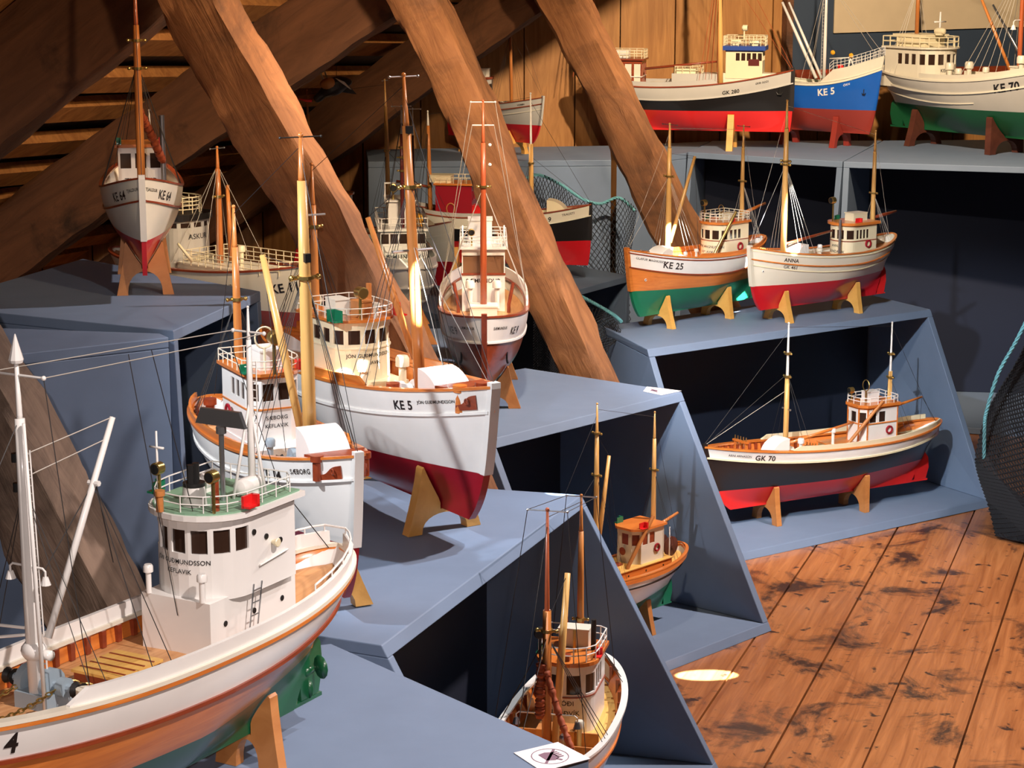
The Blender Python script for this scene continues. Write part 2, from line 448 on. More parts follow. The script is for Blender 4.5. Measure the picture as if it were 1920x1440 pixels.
    def at(s, poly, L, d, off=0):
        d %= L[-1]; n = len(poly)
        for i in range(n):
            if d <= L[i + 1] + 1e-12:
                a = poly[i]; b = poly[(i + 1) % n]; u = (d - L[i]) / max(1e-9, L[i + 1] - L[i])
                dx, dy = b[0] - a[0], b[1] - a[1]; l = math.hypot(dx, dy) or 1
                return (lerp(a[0], b[0], u) + off * dy / l, lerp(a[1], b[1], u) - off * dx / l)
    def walls(s, mb, poly, z0, z1, wins, th=.004):
        L = s.perim(poly); bp = sorted(set([round(a, 6) for a in L] + [round(x, 6) for w_ in wins for x in w_[:2]]))
        zz = sorted(set([z0, z1] + [x for w_ in wins for x in w_[2:4]]))
        for a, b in zip(bp[:-1], bp[1:]):
            if b - a < 1e-5: continue
            p = s.at(poly, L, a + 1e-6); q = s.at(poly, L, b - 1e-6); m = (a + b) / 2
            for c, d in zip(zz[:-1], zz[1:]):
                zm = (c + d) / 2
                if any(w_[0] < m < w_[1] and w_[2] < zm < w_[3] for w_ in wins): continue
                mb.add([(p[0], p[1], c), (q[0], q[1], c), (q[0], q[1], d), (p[0], p[1], d)], [(0, 1, 2, 3)])
        for w_ in wins:   # reveals
            for e in (0, 1):
                p = s.at(poly, L, w_[e]); q = s.at(poly, L, w_[e], -th)
                fc = [(p[0], p[1], w_[2]), (q[0], q[1], w_[2]), (q[0], q[1], w_[3]), (p[0], p[1], w_[3])]
                mb.add(fc if e == 0 else fc[::-1], [(0, 1, 2, 3)])
            cols = [w_[0]] + [b for b in bp if w_[0] + 1e-5 < b < w_[1] - 1e-5] + [w_[1]]
            for a, b in zip(cols[:-1], cols[1:]):
                p = s.at(poly, L, a); q = s.at(poly, L, b); pi = s.at(poly, L, a, -th); qi = s.at(poly, L, b, -th)
                for z in (w_[2], w_[3]): mb.add([(p[0], p[1], z), (q[0], q[1], z), (qi[0], qi[1], z), (pi[0], pi[1], z)], [(0, 1, 2, 3)])
    def foot(s, kind, x0, x1, w_, c=.02, n=14):
        h = w_ / 2
        if kind == 'round':
            xs = x1 - c
            return [(x0, -h), (xs, -h)] + [(xs + c * math.cos(a), h * math.sin(a)) for a in [(-math.pi / 2 + math.pi * i / n) for i in range(1, n)]] + [(xs, h), (x0, h)]
        if kind == 'poly': return [(x0, -h), (x1 - c, -h), (x1, -h + c), (x1, h - c), (x1 - c, h), (x0, h)]
        return [(x0, -h), (x1, -h), (x1, h), (x0, h)]
    def grow(s, poly, g):
        cx = sum(p[0] for p in poly) / len(poly); cy = 0
        xm = (min(p[0] for p in poly) + max(p[0] for p in poly)) / 2
        hx = (max(p[0] for p in poly) - min(p[0] for p in poly)) / 2; hy = max(p[1] for p in poly)
        return [(xm + (p[0] - xm) * (1 + g / hx), p[1] * (1 + g / hy)) for p in poly]
    def house(s, kind, x0, x1, w_, h, z0=None, c=.03, nf=4, ns=3, win=(.55, .85), wall='white', trim='varnish', roof='varnish', rt=.008, over=.010,
              pane='pane', sidef=(.35, .97), gap=.28, name='wheelhouse', text=None, tz=.40, ts=.020, trims=(), windows=True, tmat='black', corner=None, tsp=1.5):
        poly = s.foot(kind, x0, x1, w_, c); L = s.perim(poly); z0 = s.zd((x0 + x1) / 2) if z0 is None else z0; z1 = z0 + h
        nseg = len(poly); fa, fb = L[1], L[nseg - 2]
        if kind == 'box': fa, fb = L[1], L[2]
        wins = []
        if windows:
            zw0, zw1 = z0 + h * win[0], z0 + h * win[1]
            if nf:
                st = (fb - fa) / nf
                for i in range(nf): wins.append((fa + st * (i + gap / 2), fa + st * (i + 1 - gap / 2), zw0, zw1))
            if ns:
                d = L[1]; a, b = d * sidef[0], d * sidef[1]; st = (b - a) / ns
                for i in range(ns):
                    wins.append((a + st * (i + gap / 2), a + st * (i + 1 - gap / 2), zw0, zw1))
                    T = L[-1]; e = T - w_     # start of aft side
                    if kind == 'box': pass
                    wins.append((e - (a + st * (i + 1 - gap / 2)), e - (a + st * (i + gap / 2)), zw0, zw1))
        mb = MB(); s.walls(mb, poly, z0 - .004, z1, wins)
        wh = s.P(mb, name, wall)
        for k, w_i in enumerate(wins):
            mb = MB(); a, b = w_i[0], w_i[1]; cs = [a] + [x for x in L if a < x < b] + [b]
            for p_, q_ in zip(cs[:-1], cs[1:]):
                p = s.at(poly, L, p_ + 1e-7, -.0035); q = s.at(poly, L, q_ - 1e-7, -.0035)
                mb.add([(p[0], p[1], w_i[2] - .001), (q[0], q[1], w_i[2] - .001), (q[0], q[1], w_i[3] + .001), (p[0], p[1], w_i[3] + .001)], [(0, 1, 2, 3)])
            s.P(mb, 'window_pane', pane, parent=wh)
        if trims:
            mb = MB()
            for tz_ in trims:
                g = s.grow(poly, .0022); mb.prism(g, z0 + h * tz_ - .002, z0 + h * tz_ + .002)
            # hollow look is unnecessary: the band hugs the wall
            s.P(mb, 'trim_band', trim, parent=wh)
        if corner:
            for p in poly: s.P(MB().box((p[0], p[1], (z0 + z1) / 2), (.004, .004, h)), 'corner_post', corner, parent=wh)
        mb = MB(); g = s.grow(poly, over); mb.prism(g, z1, z1 + rt); s.P(mb, 'roof', roof, parent=wh)
        if text:
            for k, st_ in enumerate(text):
                v, f, wd = text_mesh(st_, ts); mb = MB(); mid = (fa + fb) / 2; zb = z0 + h * tz - k * ts * tsp
                mb.add([(*s.at(poly, L, mid - wd / 2 + a, .001), zb + b) for a, b in v], f); s.P(mb, 'lettering', tmat, parent=wh)
        s.wh = wh; s.top = z1 + rt; s.roofpoly = g
        return wh
    def casing(s, x0, x1, w_, h, mat='white', top=None, c=0, kind='box', name='engine_casing', z0=None, ports=0):
        z0 = (s.zd((x0 + x1) / 2) if z0 is None else z0)
        mb = MB(); poly = s.foot(kind, x0, x1, w_, c or .01)
        mb.prism(poly, z0 - .003, z0 + h)
        o = s.P(mb, name, mat)
        if top: s.P(MB().prism(s.grow(poly, .005), z0 + h, z0 + h + .004), 'casing_top', top, parent=o)
        for i in range(ports):
            for sg in (1, -1):
                x = lerp(x0, x1, (i + .5) / ports)
                s.P(MB().lathe((x, sg * w_ / 2, z0 + h * .55), [(.0045, -.001), (.0045, .001), (.003, .0012)], 10, rot=Matrix.Rotation(sg * -math.pi / 2, 3, 'X')), 'porthole', 'iron', parent=o)
        return o
    def rail(s, z=None, h=.028, poly=None, mat='white', n=3, r=.0013, inset=.004, bars=2, gapaft=False):
        poly = s.grow(poly or s.roofpoly, -inset); z = s.top if z is None else z; L = s.perim(poly); T = L[-1]
        T1 = L[-2] if gapaft else T
        mb = MB(); k = max(8, int(T1 / .034)); P_ = [s.at(poly, L, T1 * i / k + 1e-6) for i in range(k + (1 if gapaft else 0))]
        for b in range(bars): mb.tube([(p[0], p[1], z + h * (b + 1) / bars) for p in P_], r, 5, closed=not gapaft)
        for i, p in enumerate(P_):
            if i % 1 == 0: mb.tube([(p[0], p[1], z), (p[0], p[1], z + h)], r, 5)
        return s.P(mb, 'roof_railing', mat)
    # ---- spars and rigging
    def mast(s, x, h, r=.009, rake=.0, mat='mast_wood', tip='white', tipf=.82, z0=None, cross=None, crossw=.05, crossmat='steel', collars=(.6,), name='mast', thin=.55, y=0):
        z0 = s.zd(x) if z0 is None else z0
        def q(f): return Vector((x - rake * h * f, y, z0 + h * f))
        mb = MB(); mb.tube([q(0), q(.3), q(.6), q(tipf)], [r, r, r * .85, r * .7], 10); m = s.P(mb, name, mat, True)
        mb = MB(); mb.tube([q(tipf), q(tipf + .01), q(.985)], [r * thin, r * thin, r * .28], 8); mb.ball(q(.99), r * .42); s.P(mb, 'topmast', tip or mat, True, parent=m)
        for c in collars:
            p = q(c); mb = MB(); mb.lathe(p, [(r * 1.25, -.004), (r * 1.25, .004)], 12)
            mb.tube([p + Vector((0, -r * 2, 0)), p + Vector((0, r * 2, 0))], r * .3, 6)
            mb.ball(p + Vector((0, -r * 2, 0)), r * .45); mb.ball(p + Vector((0, r * 2, 0)), r * .45)
            s.P(mb, 'mast_band', 'brass', parent=m)
        if cross:
            p = q(cross); mb = MB().tube([p + Vector((0, -crossw, 0)), p + Vector((0, crossw, 0))], .0018, 6)
            for sg in (1, -1): mb.ball(p + Vector((0, sg * crossw, 0)), .0034)
            s.P(mb, 'crosstree', crossmat, parent=m)
        return q
    def spar(s, a, b, r=.006, mat='mast_wood', name='boom', r2=None):
        s.P(MB().tube([a, lerpv(a, b, .5), b], [r, r, (r2 or r * .75)], 8), name, mat, True)
    def wire(s, a, b, mat='line_dark', r=.0008, name='rigging_line'):
        s.P(MB().tube([a, b], r, 4), name, mat)
    def shrouds(s, q, f, n=3, sp=.035, mat='line_dark', x=None, dx=-.0, r=.0008, lad=False):
        for sg in (1, -1):
            for i in range(n):
                X = q(0).x + dx - sp * (i - .0) + .0
                t = s.tx(X, .2); z = s.zs(t); s.wire(q(f), (X, sg * (s.bs(t) - .004), z), mat, r)
    # ---- fittings
    def fit(s, kind, x, y=0, z=None, sc=1, mat=None, rz=0, **k):
        z = s.zd(x) if z is None else z
        rot = Matrix.Rotation(rz, 3, 'Z'); mb = MB(); nm = kind; mats = [mat or 'white']; sm = False
        def p(a, b, c): return rot @ Vector((a * sc, b * sc, c * sc)) + Vector((x, y, z))
        if kind == 'vent':
            mb.lathe((x, y, z), [(.006 * sc, 0), (.006 * sc, .045 * sc), (.0105 * sc, .046 * sc), (.0105 * sc, .058 * sc), (.008 * sc, .062 * sc)], 14); nm = 'ventilator'; sm = 'auto'
        elif kind == 'hood':      # half-arch shelter, open side aft
            w2 = k.get('w', .05); h = k.get('h', .06); l = k.get('l', .06)
            prof = [(-l / 2, 0), (-l / 2, h * .8)] + [(-l / 2 + l * math.sin(a), h * .8 * 0 + h * (.8 * 0 + math.cos(a))) for a in [math.pi / 2 * i / 8 for i in range(0, 9)]]
            prof = [(-l / 2, 0)] + [(-l / 2 + l * math.sin(a), h * math.cos(a)) for a in [math.pi / 2 * i / 10 for i in range(0, 11)]]
            n = len(prof); vs = [p(a, -w2 / 2, b) for a, b in prof] + [p(a, w2 / 2, b) for a, b in prof]
            mb.add(vs, [list(range(n)), list(range(n, 2 * n))[::-1]] + [((i + 1) % n, i, n + i, n + (i + 1) % n) for i in range(1, n)])
            mb.add([p(-l / 2 - .001, -w2 / 2 + .004, .002), p(-l / 2 - .001, w2 / 2 - .004, .002), p(-l / 2 - .001, w2 / 2 - .004, h - .004), p(-l / 2 - .001, -w2 / 2 + .004, h - .004)], [(0, 1, 2, 3)], 1)
            mats = [mat or 'white', k.get('inside', 'mahogany')]; nm = 'companion_hood'; sm = 'auto'
        elif kind == 'hatch':
            a, b, h = k.get('d', (.08, .07, .018)); mb.box(p(0, 0, h / 2 - .002), (a * sc, b * sc, h * sc + .004), 0, rot); mb.box(p(0, 0, h), (a * sc * 1.06, b * sc * 1.06, .004), 1, rot)
            for i in range(4): mb.box(p((i - 1.5) * a / 4.4, 0, h + .0022), (.003, b * sc * 1.0, .001), 0, rot)
            mats = [mat or 'mahogany', k.get('lid', 'deck_yellow')]; nm = 'hatch'
        elif kind == 'winch':
            mb.box(p(0, 0, .012), (.05 * sc, .05 * sc, .024 * sc), 0, rot)
            ry = rot @ Matrix.Rotation(math.pi / 2, 3, 'X')
            for a, r_ in ((-.025, .02), (-.008, .013), (.01, .02), (.03, .012)):
                mb.lathe(p(0, a, .03), [(r_ * sc, -.005 * sc), (r_ * sc, .005 * sc)], 14, 0, ry)
            mb.tube([p(0, -.05, .03), p(0, .05, .03)], .005 * sc, 8, 0)
            for e in (-.052, .052): mb.lathe(p(0, e, .03), [(.010 * sc, -.006 * sc), (.007 * sc, 0), (.010 * sc, .006 * sc)], 12, 1, ry)
            mats = [mat or 'bluegrey', 'iron']; nm = 'winch'; sm = 'auto'
        elif kind == 'bollard':
            mb.lathe((x, y, z), [(.0075 * sc, 0), (.0075 * sc, .03 * sc), (.011 * sc, .032 * sc), (.011 * sc, .042 * sc)], 12); nm = 'bollard'; sm = 'auto'
        elif kind == 'searchlight':
            hh = k.get('h', .035); mb.tube([p(0, 0, 0), p(0, 0, hh)], .0028 * sc, 6)
            ry = rot @ Matrix.Rotation(math.pi / 2, 3, 'Y'); mb.lathe(p(0, 0, hh + .008), [(.006 * sc, -.008 * sc), (.010 * sc, -.004 * sc), (.010 * sc, .010 * sc), (.008 * sc, .011 * sc)], 14, 0, ry)
            mb.lathe(p(.0105, 0, hh + .008), [(.008 * sc, -.001), (.008 * sc, .001)], 14, 1, ry); mats = [mat or 'brass', k.get('lens', 'iron')]; sm = 'auto'
        elif kind == 'loop':
            mb.tube([p(0, 0, 0), p(0, 0, .03)], .0018 * sc, 6)
            mb.tube([p(0, .012 * math.cos(a), .042 + .013 * math.sin(a)) for a in [2 * math.pi * i / 18 for i in range(18)]], .0012 * sc, 5, closed=True); mats = [mat or 'brass']; nm = 'loop_antenna'
        elif kind == 'sidelights':
            for sg, m_, l_ in ((1, 'brightred', 'red port sidelight box'), (-1, 'green', 'green starboard sidelight box')):
                b2 = MB(); b2.box((x, sg * y, z + .008 * sc), (.026 * sc, .004, .018 * sc)); b2.box((x - .01 * sc, sg * (y + .006 * sc), z + .008 * sc), (.006 * sc, .012 * sc, .018 * sc)); b2.box((x, sg * (y + .006 * sc), z + .001), (.026 * sc, .012 * sc, .003))
                o = s.P(b2, 'sidelight', m_); o['label'] = l_
            return
        elif kind == 'raft':
            a, b, h = k.get('d', (.03, .03, .02)); mb.box(p(0, 0, h / 2), (a * sc, b * sc, h * sc), 0, rot); mb.box(p(0, 0, h), (a * sc * 1.06, b * sc * 1.06, .003 * sc), 0, rot); nm = k.get('name', 'roof_locker')
        elif kind == 'canister':
            rr = rot @ Matrix.Rotation(math.pi / 2, 3, 'Y'); r_ = .013 * sc; mb.lathe(p(0, 0, .015), [(.004 * sc, -.026 * sc), (.011 * sc, -.022 * sc), (r_, -.015 * sc), (r_, .015 * sc), (.011 * sc, .022 * sc), (.004 * sc, .026 * sc)], 14, 0, rr)
            mb.box(p(0, 0, .003), (.03 * sc, .02 * sc, .008 * sc), 0, rot); nm = 'liferaft_canister'; sm = 'auto'
        elif kind == 'funnel':
            mb.lathe((x, y, z), [(.020 * sc, 0), (.017 * sc, .03 * sc)], 16, 0); mb.lathe((x, y, z + .03 * sc), [(.0175 * sc, 0), (.0175 * sc, .006 * sc)], 16, 1)
            for a in (-.006, .008): mb.tube([(x + a * sc, y, z + .03 * sc), (x + a * sc, y, z + .065 * sc)], .0055 * sc, 8, 1)
            mats = [mat or 'white', 'iron']; sm = 'auto'
        elif kind == 'pipe':
            hh = k.get('h', .05); mb.tube([p(0, 0, 0), p(0, 0, hh)], .0065 * sc, 10); nm = 'exhaust_pipe'; mats = [mat or 'mahogany']; sm = 'auto'
        elif kind == 'lifebuoy':
            sg = k.get('side', 1); cx, cy, cz = x, sg * (y + .003), z
            for q_ in range(8):
                a0 = 2 * math.pi * q_ / 8; mb.tube([(cx + .012 * sc * math.cos(a0 + j * math.pi / 16), cy, cz + .012 * sc * math.sin(a0 + j * math.pi / 16)) for j in range(5)], .0034 * sc, 6, q_ % 2)
            mats = ['darkred', 'darkred']
        elif kind == 'pinrail':
            mb.box(p(0, 0, .028), (.012, .06 * sc, .006), 0, rot)
            for i in range(5): mb.tube([p(0, (i - 2) * .012, .015), p(0, (i - 2) * .012, .042)], .0018, 6, 1)
            for e in (-.024, .024): mb.box(p(0, e, .013), (.006, .006, .026), 0, rot)
            mats = [mat or 'varnish', 'brass']; nm = 'pin_rail'
        elif kind == 'slantpipe':   # exhaust leaning up against the house
            a, b = k['a'], k['b']; mb.tube([Vector(a) - Vector((0, 0, .03)), a, b], .0062 * sc, 10); nm = 'exhaust_pipe'; mats = [mat or 'mahogany']; sm = 'auto'
        elif kind == 'ladder':
            a, b = Vector(k['a']), Vector(k['b']); wv = Vector(k.get('w', (0, .008, 0))); n_ = k.get('n', 10)
            mb.tube([a - wv, b - wv], .0012, 5); mb.tube([a + wv, b + wv], .0012, 5)
            for i in range(n_): c_ = a.lerp(b, (i + .5) / n_); mb.tube([c_ - wv, c_ + wv], .001, 5)
        elif kind == 'lamp_arm':
            hw = k.get('w', .035); mb.tube([p(0, -hw, -.012), p(0, -hw, 0), p(0, -hw + .005, .004), p(0, hw - .005, .004), p(0, hw, 0), p(0, hw, -.012)], .0018 * sc, 6)
            for e in (-hw, hw): mb.lathe(p(0, e, -.02), [(.008 * sc, 0), (.004 * sc, .012 * sc)], 10)
            nm = 'deck_lamp'
        elif kind == 'chain':
            a, b = Vector(k['a']), Vector(k['b']); n_ = int((b - a).length / .009); dr = (b - a).normalized(); nx = dr.orthogonal().normalized(); ny = dr.cross(nx)
            for i in range(n_):
                c_ = a.lerp(b, (i + .5) / n_) - Vector((0, 0, k.get('sag', .01) * math.sin(math.pi * (i + .5) / n_))); sd = nx if i % 2 else ny
                mb.tube([c_ + dr * .0062 * math.cos(t_) + sd * .003 * math.sin(t_) for t_ in [math.pi * j / 4 for j in range(8)]], .0011, 4, closed=True)
            mats = ['brass']; nm = 'anchor_chain'
        elif kind == 'eye':
            sg = k.get('side', 1); Y = sg * (s.hy(x, z) + .001); mb.tube([(x + .007 * math.cos(a), Y, z + .005 * math.sin(a)) for a in [2 * math.pi * i / 12 for i in range(12)]], .002, 6, closed=True)
            mb.box((x, Y - sg * .001, z), (.01, .002, .006), 1); nm = 'hawse_ring'; mats = [mat or 'white', 'black']
        elif kind == 'anchor':
            sg = k.get('side', 1); Y = sg * (s.hy(x, z) + .006); mb.tube([(x, Y, z + .02), (x, Y, z - .012)], .003, 6); mb.tube([(x - .016, Y, z - .002), (x - .008, Y + sg * .002, z - .014), (x + .008, Y + sg * .002, z - .014), (x + .016, Y, z - .002)], [.001, .004, .004, .001], 6)
            mats = [mat or 'iron']
        return s.P(mb, nm, mats, sm)
    def rudder(s, mat='red', prop='brass'):
        x = s.xx(0, .15); mb = MB(); h = s.Ss * .62
        poly = [(x - .002, .004), (x - .050, .008), (x - .062, h * .35), (x - .058, h * .62), (x - .035, h * .85), (x - .006 - 0, h * .92), (x + .004, h * .5)]
        mb.add([(a, .004, b) for a, b in poly] + [(a, -.004, b) for a, b in poly], [list(range(7)), list(range(7, 14))[::-1]] + [((i + 1) % 7, i, 7 + i, 7 + (i + 1) % 7) for i in range(7)])
        mb.box((x - .02, 0, -.0 + .003), (.075, .010, .006))
        s.P(mb, 'rudder', mat)
    def knot_net(s, pts, r, mat='netrust'):
        P_ = []; n = 40
        for i in range(n + 1):
            u = i / n * (len(pts) - 1); j = min(int(u), len(pts) - 2); P_.append(Vector(pts[j]).lerp(Vector(pts[j + 1]), u - j))
        s.P(MB().tube(P_, [r * (1 + .16 * math.sin(i * 1.7) + .12 * math.sin(i * .9 + 1)) for i in range(n + 1)], 8), 'furled_sail', mat, True)
        lash = MB()
        for i in range(2, n, 5): lash.lathe(P_[i], [(r * 1.18, -.001), (r * 1.18, .001)], 8, rot=((P_[i + 1] - P_[i]).to_track_quat('Z', 'Y').to_matrix() if i < n else None))
        s.P(lash, 'lashing', 'mahogany')
    def cradle(s, x, st, hw=.085, top=.42, th=.018, mat='cradle_wood', foot=.028, arch=.010, where='bow', tw=.004):
        """st = gap between keel and shelf (fraction of L); a separate thing standing under the hull"""
        zt = s.D * top * .80; pr = []; st -= .0006
        for i in range(9):
            z = lerp(.0, zt, i / 8); yy = max(s.hy(x - th / 2, z), s.hy(x, z), s.hy(x + th / 2, z)) + .0025
            pr.append((yy, z))
        pr[0] = (pr[0][0], -.0015)
        yt = pr[-1][0]
        half = [(0, -.0015)] + pr + [(yt + tw, zt - .004)]
        # outer edge flares to the foot
        for i in range(1, 6): e = i / 5; half.append((lerp(yt + tw, hw, e ** 1.25), lerp(zt - .004, -st, e)))
        half.append((hw - foot, -st))
        for i in range(1, 7): a = i / 6 * math.pi / 2; half.append(((hw - foot) * math.cos(a), -st + (st - arch) * math.sin(a) ** .8))
        full = half + [(-y, z) for y, z in half[::-1]][1:-1]
        n = len(full); mb = MB()
        mb.add([(x - th / 2, y, z) for y, z in full] + [(x + th / 2, y, z) for y, z in full], [list(range(n)), list(range(n, 2 * n))[::-1]] + [((i + 1) % n, i, n + i, n + (i + 1) % n) for i in range(n)])
        # move origin to the foot
        o = mb.build('display_cradle', mat, None, False, s.L)
        o.location = s.loc; o.rotation_euler = (0, 0, s.rz)
        colr = {'cradle_wood': 'brown wooden', 'cradle_oak': 'golden oak', 'cradle_dark': 'dark brown wooden', 'oxide': 'dark red painted'}[mat]
        tag(o, '%s cradle under the %s of the %s' % (colr, where, s.short), 'boat stand', 'cradles under the model boats')
        return o
def lerpv(a, b, t): return Vector(a).lerp(Vector(b), t)

# ---------------------------------------------------------------- the room
U = Vector((.312, .950, 0)); W = Vector((.950, -.312, 0)); Z = Vector((0, 0, 1))
def struct(o): o['kind'] = 'structure'; return o
# floor: separate boards with open seams over a dark base, one mesh
def world_uv(o, ax):    # align object axes with the boards so that grain follows them
    pass
ang = math.atan2(U.y, U.x)
mb = MB()
seams = [-.936 + .0 - .18 * 22 + .18 * i for i in range(22)] + [-.936, -.756, -.574, -.404, -.222, -.04, .14, .32, .5, .68, .86, 1.04, 1.22, 1.4, 1.58, 1.76, 1.94, 2.12, 2.3]
for i in range(len(seams) - 1):
    a, b = seams[i] + .0022, seams[i + 1] - .0022
    # local frame: x along the boards, y across (to the left), z up
    mb.box((4.6, -(a + b) / 2, -.02 - .0008 * (i % 3)), (9.6, b - a, .04))
mb.box((4.6, .8, -.06), (9.6, 6.6, .02), 1)
fl = mb.build('floor', ['floorboard', 'black']); fl.rotation_euler = (0, 0, ang); struct(fl)
# gable wall of upright boards
wl0 = Vector((.189, 7.70, 0)); wd = (Vector((1.405, 8.05, 0)) - wl0).normalized(); wang = math.atan2(wd.y, wd.x)
mb = MB(); x = -3.0; i = 0
while x < 3.2:
    wdt = [.19, .17, .21, .18, .2][i % 5]; mb.box((x + wdt / 2, .02 + .0015 * (i % 2), 1.7), (wdt - .005, .03, 3.4), 0); x += wdt; i += 1
mb.box((.1, .05, 1.7), (6.2, .02, 3.4), 1)
gw = mb.build('wall_back', ['gable', 'black']); gw.location = wl0; gw.rotation_euler = (0, 0, wang); struct(gw)
def onwall(x, y, off=0):   # pixel on the gable wall plane (in front by off)
    n = Vector((wd.y, -wd.x, 0)); o_ = wl0 + n * off
    u = (x - 960) / F; v = (y - 720) / F; d = Vector((u, CP - v * SP, -SP - v * CP)); c = Vector((0, 0, CAMH))
    k = (o_ - c).dot(n) / d.dot(n); return c + d * k
# blue panel and the pale banner over the right of the wall
def wallslab(name, mat, pts, off, th=.012):
    n = Vector((wd.y, -wd.x, 0)); P_ = [onwall(*p, off) for p in pts]
    return MB().hexa([p for p in P_], [p + n * th for p in P_]).build(name, mat)
a = onwall(1474, 130, .0); b = onwall(1960, 120, .0)
n_ = Vector((wd.y, -wd.x, 0))
def upr(p, z): return Vector((p.x, p.y, z))
mb = MB().hexa([upr(a, a.z), upr(b, a.z), upr(b, 3.2), upr(a, 3.2)], [q + n_ * .03 for q in (upr(a, a.z), upr(b, a.z), upr(b, 3.2), upr(a, 3.2))])
struct(mb.build('wall_panel_right', 'panel_blue')).name = 'wall_right'
mb = MB().hexa([upr(a, a.z - .05), upr(b, a.z - .05), upr(b, a.z), upr(a, a.z)], [q + n_ * .04 for q in (upr(a, a.z - .05), upr(b, a.z - .05), upr(b, a.z), upr(a, a.z))])
struct(mb.build('trim_1', 'mahogany'))
a = onwall(1464, 130, .0); b = onwall(1476, 130, 0)
mb = MB().hexa([upr(a, .0), upr(b, .0), upr(b, 3.2), upr(a, 3.2)], [q + n_ * .045 for q in (upr(a, .0), upr(b, .0), upr(b, 3.2), upr(a, 3.2))])
struct(mb.build('trim_2', 'rafter'))
a = onwall(1562, 62, .035); b = onwall(1990, 48, .035)
mb = MB().hexa([a, b, upr(b, 2.0), upr(a, 2.0)], [q + n_ * .006 for q in (a, b, upr(b, 2.0), upr(a, 2.0))])
tag(mb.build('banner', 'poster'), 'pale cream banner hanging on the blue panel above the back row', 'banner')
# side wall on the far right, dark
mb = MB(); a = Vector((2.6, 3.0, 0)); b = Vector((2.6, 9.5, 0)); mb.box((2.62, 6.2, 1.7), (.04, 7, 3.4)); struct(mb.build('wall_side', 'panel_blue')).name = 'wall_far_right'

# roof slope: rafters lie across the roof, struts run from them down to the floor
STR = {1: ((378, 0), (745, 690), 4.27), 2: ((780, 0), (1112, 712), 5.26), 3: ((1052, 0), (1275, 440), 6.5), 0: ((-205, 430), (175, 1130), 3.36)}
def on_truss(x, y, u0):    # pixel on the vertical plane {P.U = u0}
    u = (x - 960) / F; v = (y - 720) / F; d = Vector((u, CP - v * SP, -SP - v * CP)); c = Vector((0, 0, CAMH))
    return c + d * ((u0 - c.dot(U)) / d.dot(U))
def rough_beam(a, b, wx, wy, mat, name, seed, nx=30, side=None, amp=.012, ch=.18, knots=True):
    """hewn timber from a to b: chamfered rectangle with wandering faces; local x runs along it"""
    rnd = random.Random(seed); L = (b - a).length; t = (b - a).normalized(); sd = (side or U).normalized(); sd = (sd - t * sd.dot(t)).normalized(); up = t.cross(sd)
    prof = []
    c = ch
    for (p, q) in ((1, 1 - c), (1 - c, 1), (.3, 1.02), (-.3, 1.0), (-1 + c, 1), (-1, 1 - c), (-1.02, .3), (-1, -.3), (-1, -1 + c), (-1 + c, -1), (-.3, -1.01), (.3, -1), (1 - c, -1), (1, -1 + c), (1.01, -.3), (1.0, .3)): prof.append((p * wx / 2, q * wy / 2))
    k = len(prof); ph = [[rnd.uniform(0, 6.28) for _ in range(3)] for _ in range(k)]
    vs = []
    nx = int(L / .03)
    for i in range(nx + 1):
        x = L * i / nx
        wv = (amp * .5 * math.sin(x * 5 + ph[0][0]), amp * .5 * math.sin(x * 4 + ph[1][0]))
        for j, (p, q) in enumerate(prof):
            g = ph[j // 2 * 2 if False else j]
            d = amp * (.30 * math.sin(x * 9 + ph[j // 3][0]) + .22 * math.sin(x * 23 + g[1]) + .14 * math.sin(x * 51 + g[2])) + rnd.uniform(-1, 1) * amp * .10
            r = 1 + d / max(wx, wy) * 2
            vs.append((x, p * r + wv[0], q * r + wv[1]))
    fs = [(i * k + j, (i + 1) * k + j, (i + 1) * k + (j + 1) % k, i * k + (j + 1) % k) for i in range(nx) for j in range(k)] + [list(range(k)), [nx * k + j for j in range(k)][::-1]]
    mb = MB(); mb.add(vs, fs); o = mb.build(name, mat, None, 'auto')
    o.matrix_world = Matrix((( t.x, sd.x, up.x, a.x), (t.y, sd.y, up.y, a.y), (t.z, sd.z, up.z, a.z), (0, 0, 0, 1)))
    return o
SW = {1: (.105, .125), 2: (.11, .11), 3: (.125, .125), 0: (.12, .14)}
SL = {0: 'weathered brown roof strut slanting down behind the nearest boat at far left', 1: 'thick rough-hewn brown roof strut behind the cream wheelhouse, widest of the timbers', 2: 'rough-hewn roof strut crossing in front of the black K 9 boat', 3: 'cracked roof strut slanting down behind the varnished KE 25 boat'}
JN = {}
for i, (p0, p1, d) in STR.items():
    base = ony(*p1, d); u0 = base.dot(U); top = on_truss(*p0, u0); t = (top - base).normalized()
    foot = base - t * ((base.z - .035) / t.z); head = top + t * (.22 if i else .5)
    wx, wy = SW[i]
    o = rough_beam(foot, head, wx, wy, 'beam' if i else 'beam_grey', 'roof_strut', 11 + i)
    tag(o, SL[i], 'beam', 'slanting roof struts'); JN[i] = (u0, head)
# rafters in the same truss planes, just beyond the struts
RF = {1: ((0, 165), (300, -75)), 2: ((0, 470), (730, -45)), 3: ((330, 450), (1000, -25))}
RW = {1: (.11, .22), 2: (.11, .19), 3: (.11, .17)}
RL = {1: 'broad dark rafter crossing the top left corner', 2: 'dark sloping rafter behind the white KE 64 boat', 3: 'dark sloping rafter nearest the gable wall'}
slopes = []
for i, (p0, p1) in RF.items():
    u0 = JN[i][0] + .13
    a = on_truss(*p0, u0); b = on_truss(*p1, u0); t = (b - a).normalized(); slopes.append((a, t))
    a2 = a - t * min(1.6, (a.z - .14) / t.z); b2 = b + t * 2.2
    o = rough_beam(a2, b2, RW[i][0], RW[i][1], 'rafter', 'rafter', 31 + i, amp=.008); tag(o, RL[i], 'beam', 'rafters of the roof')
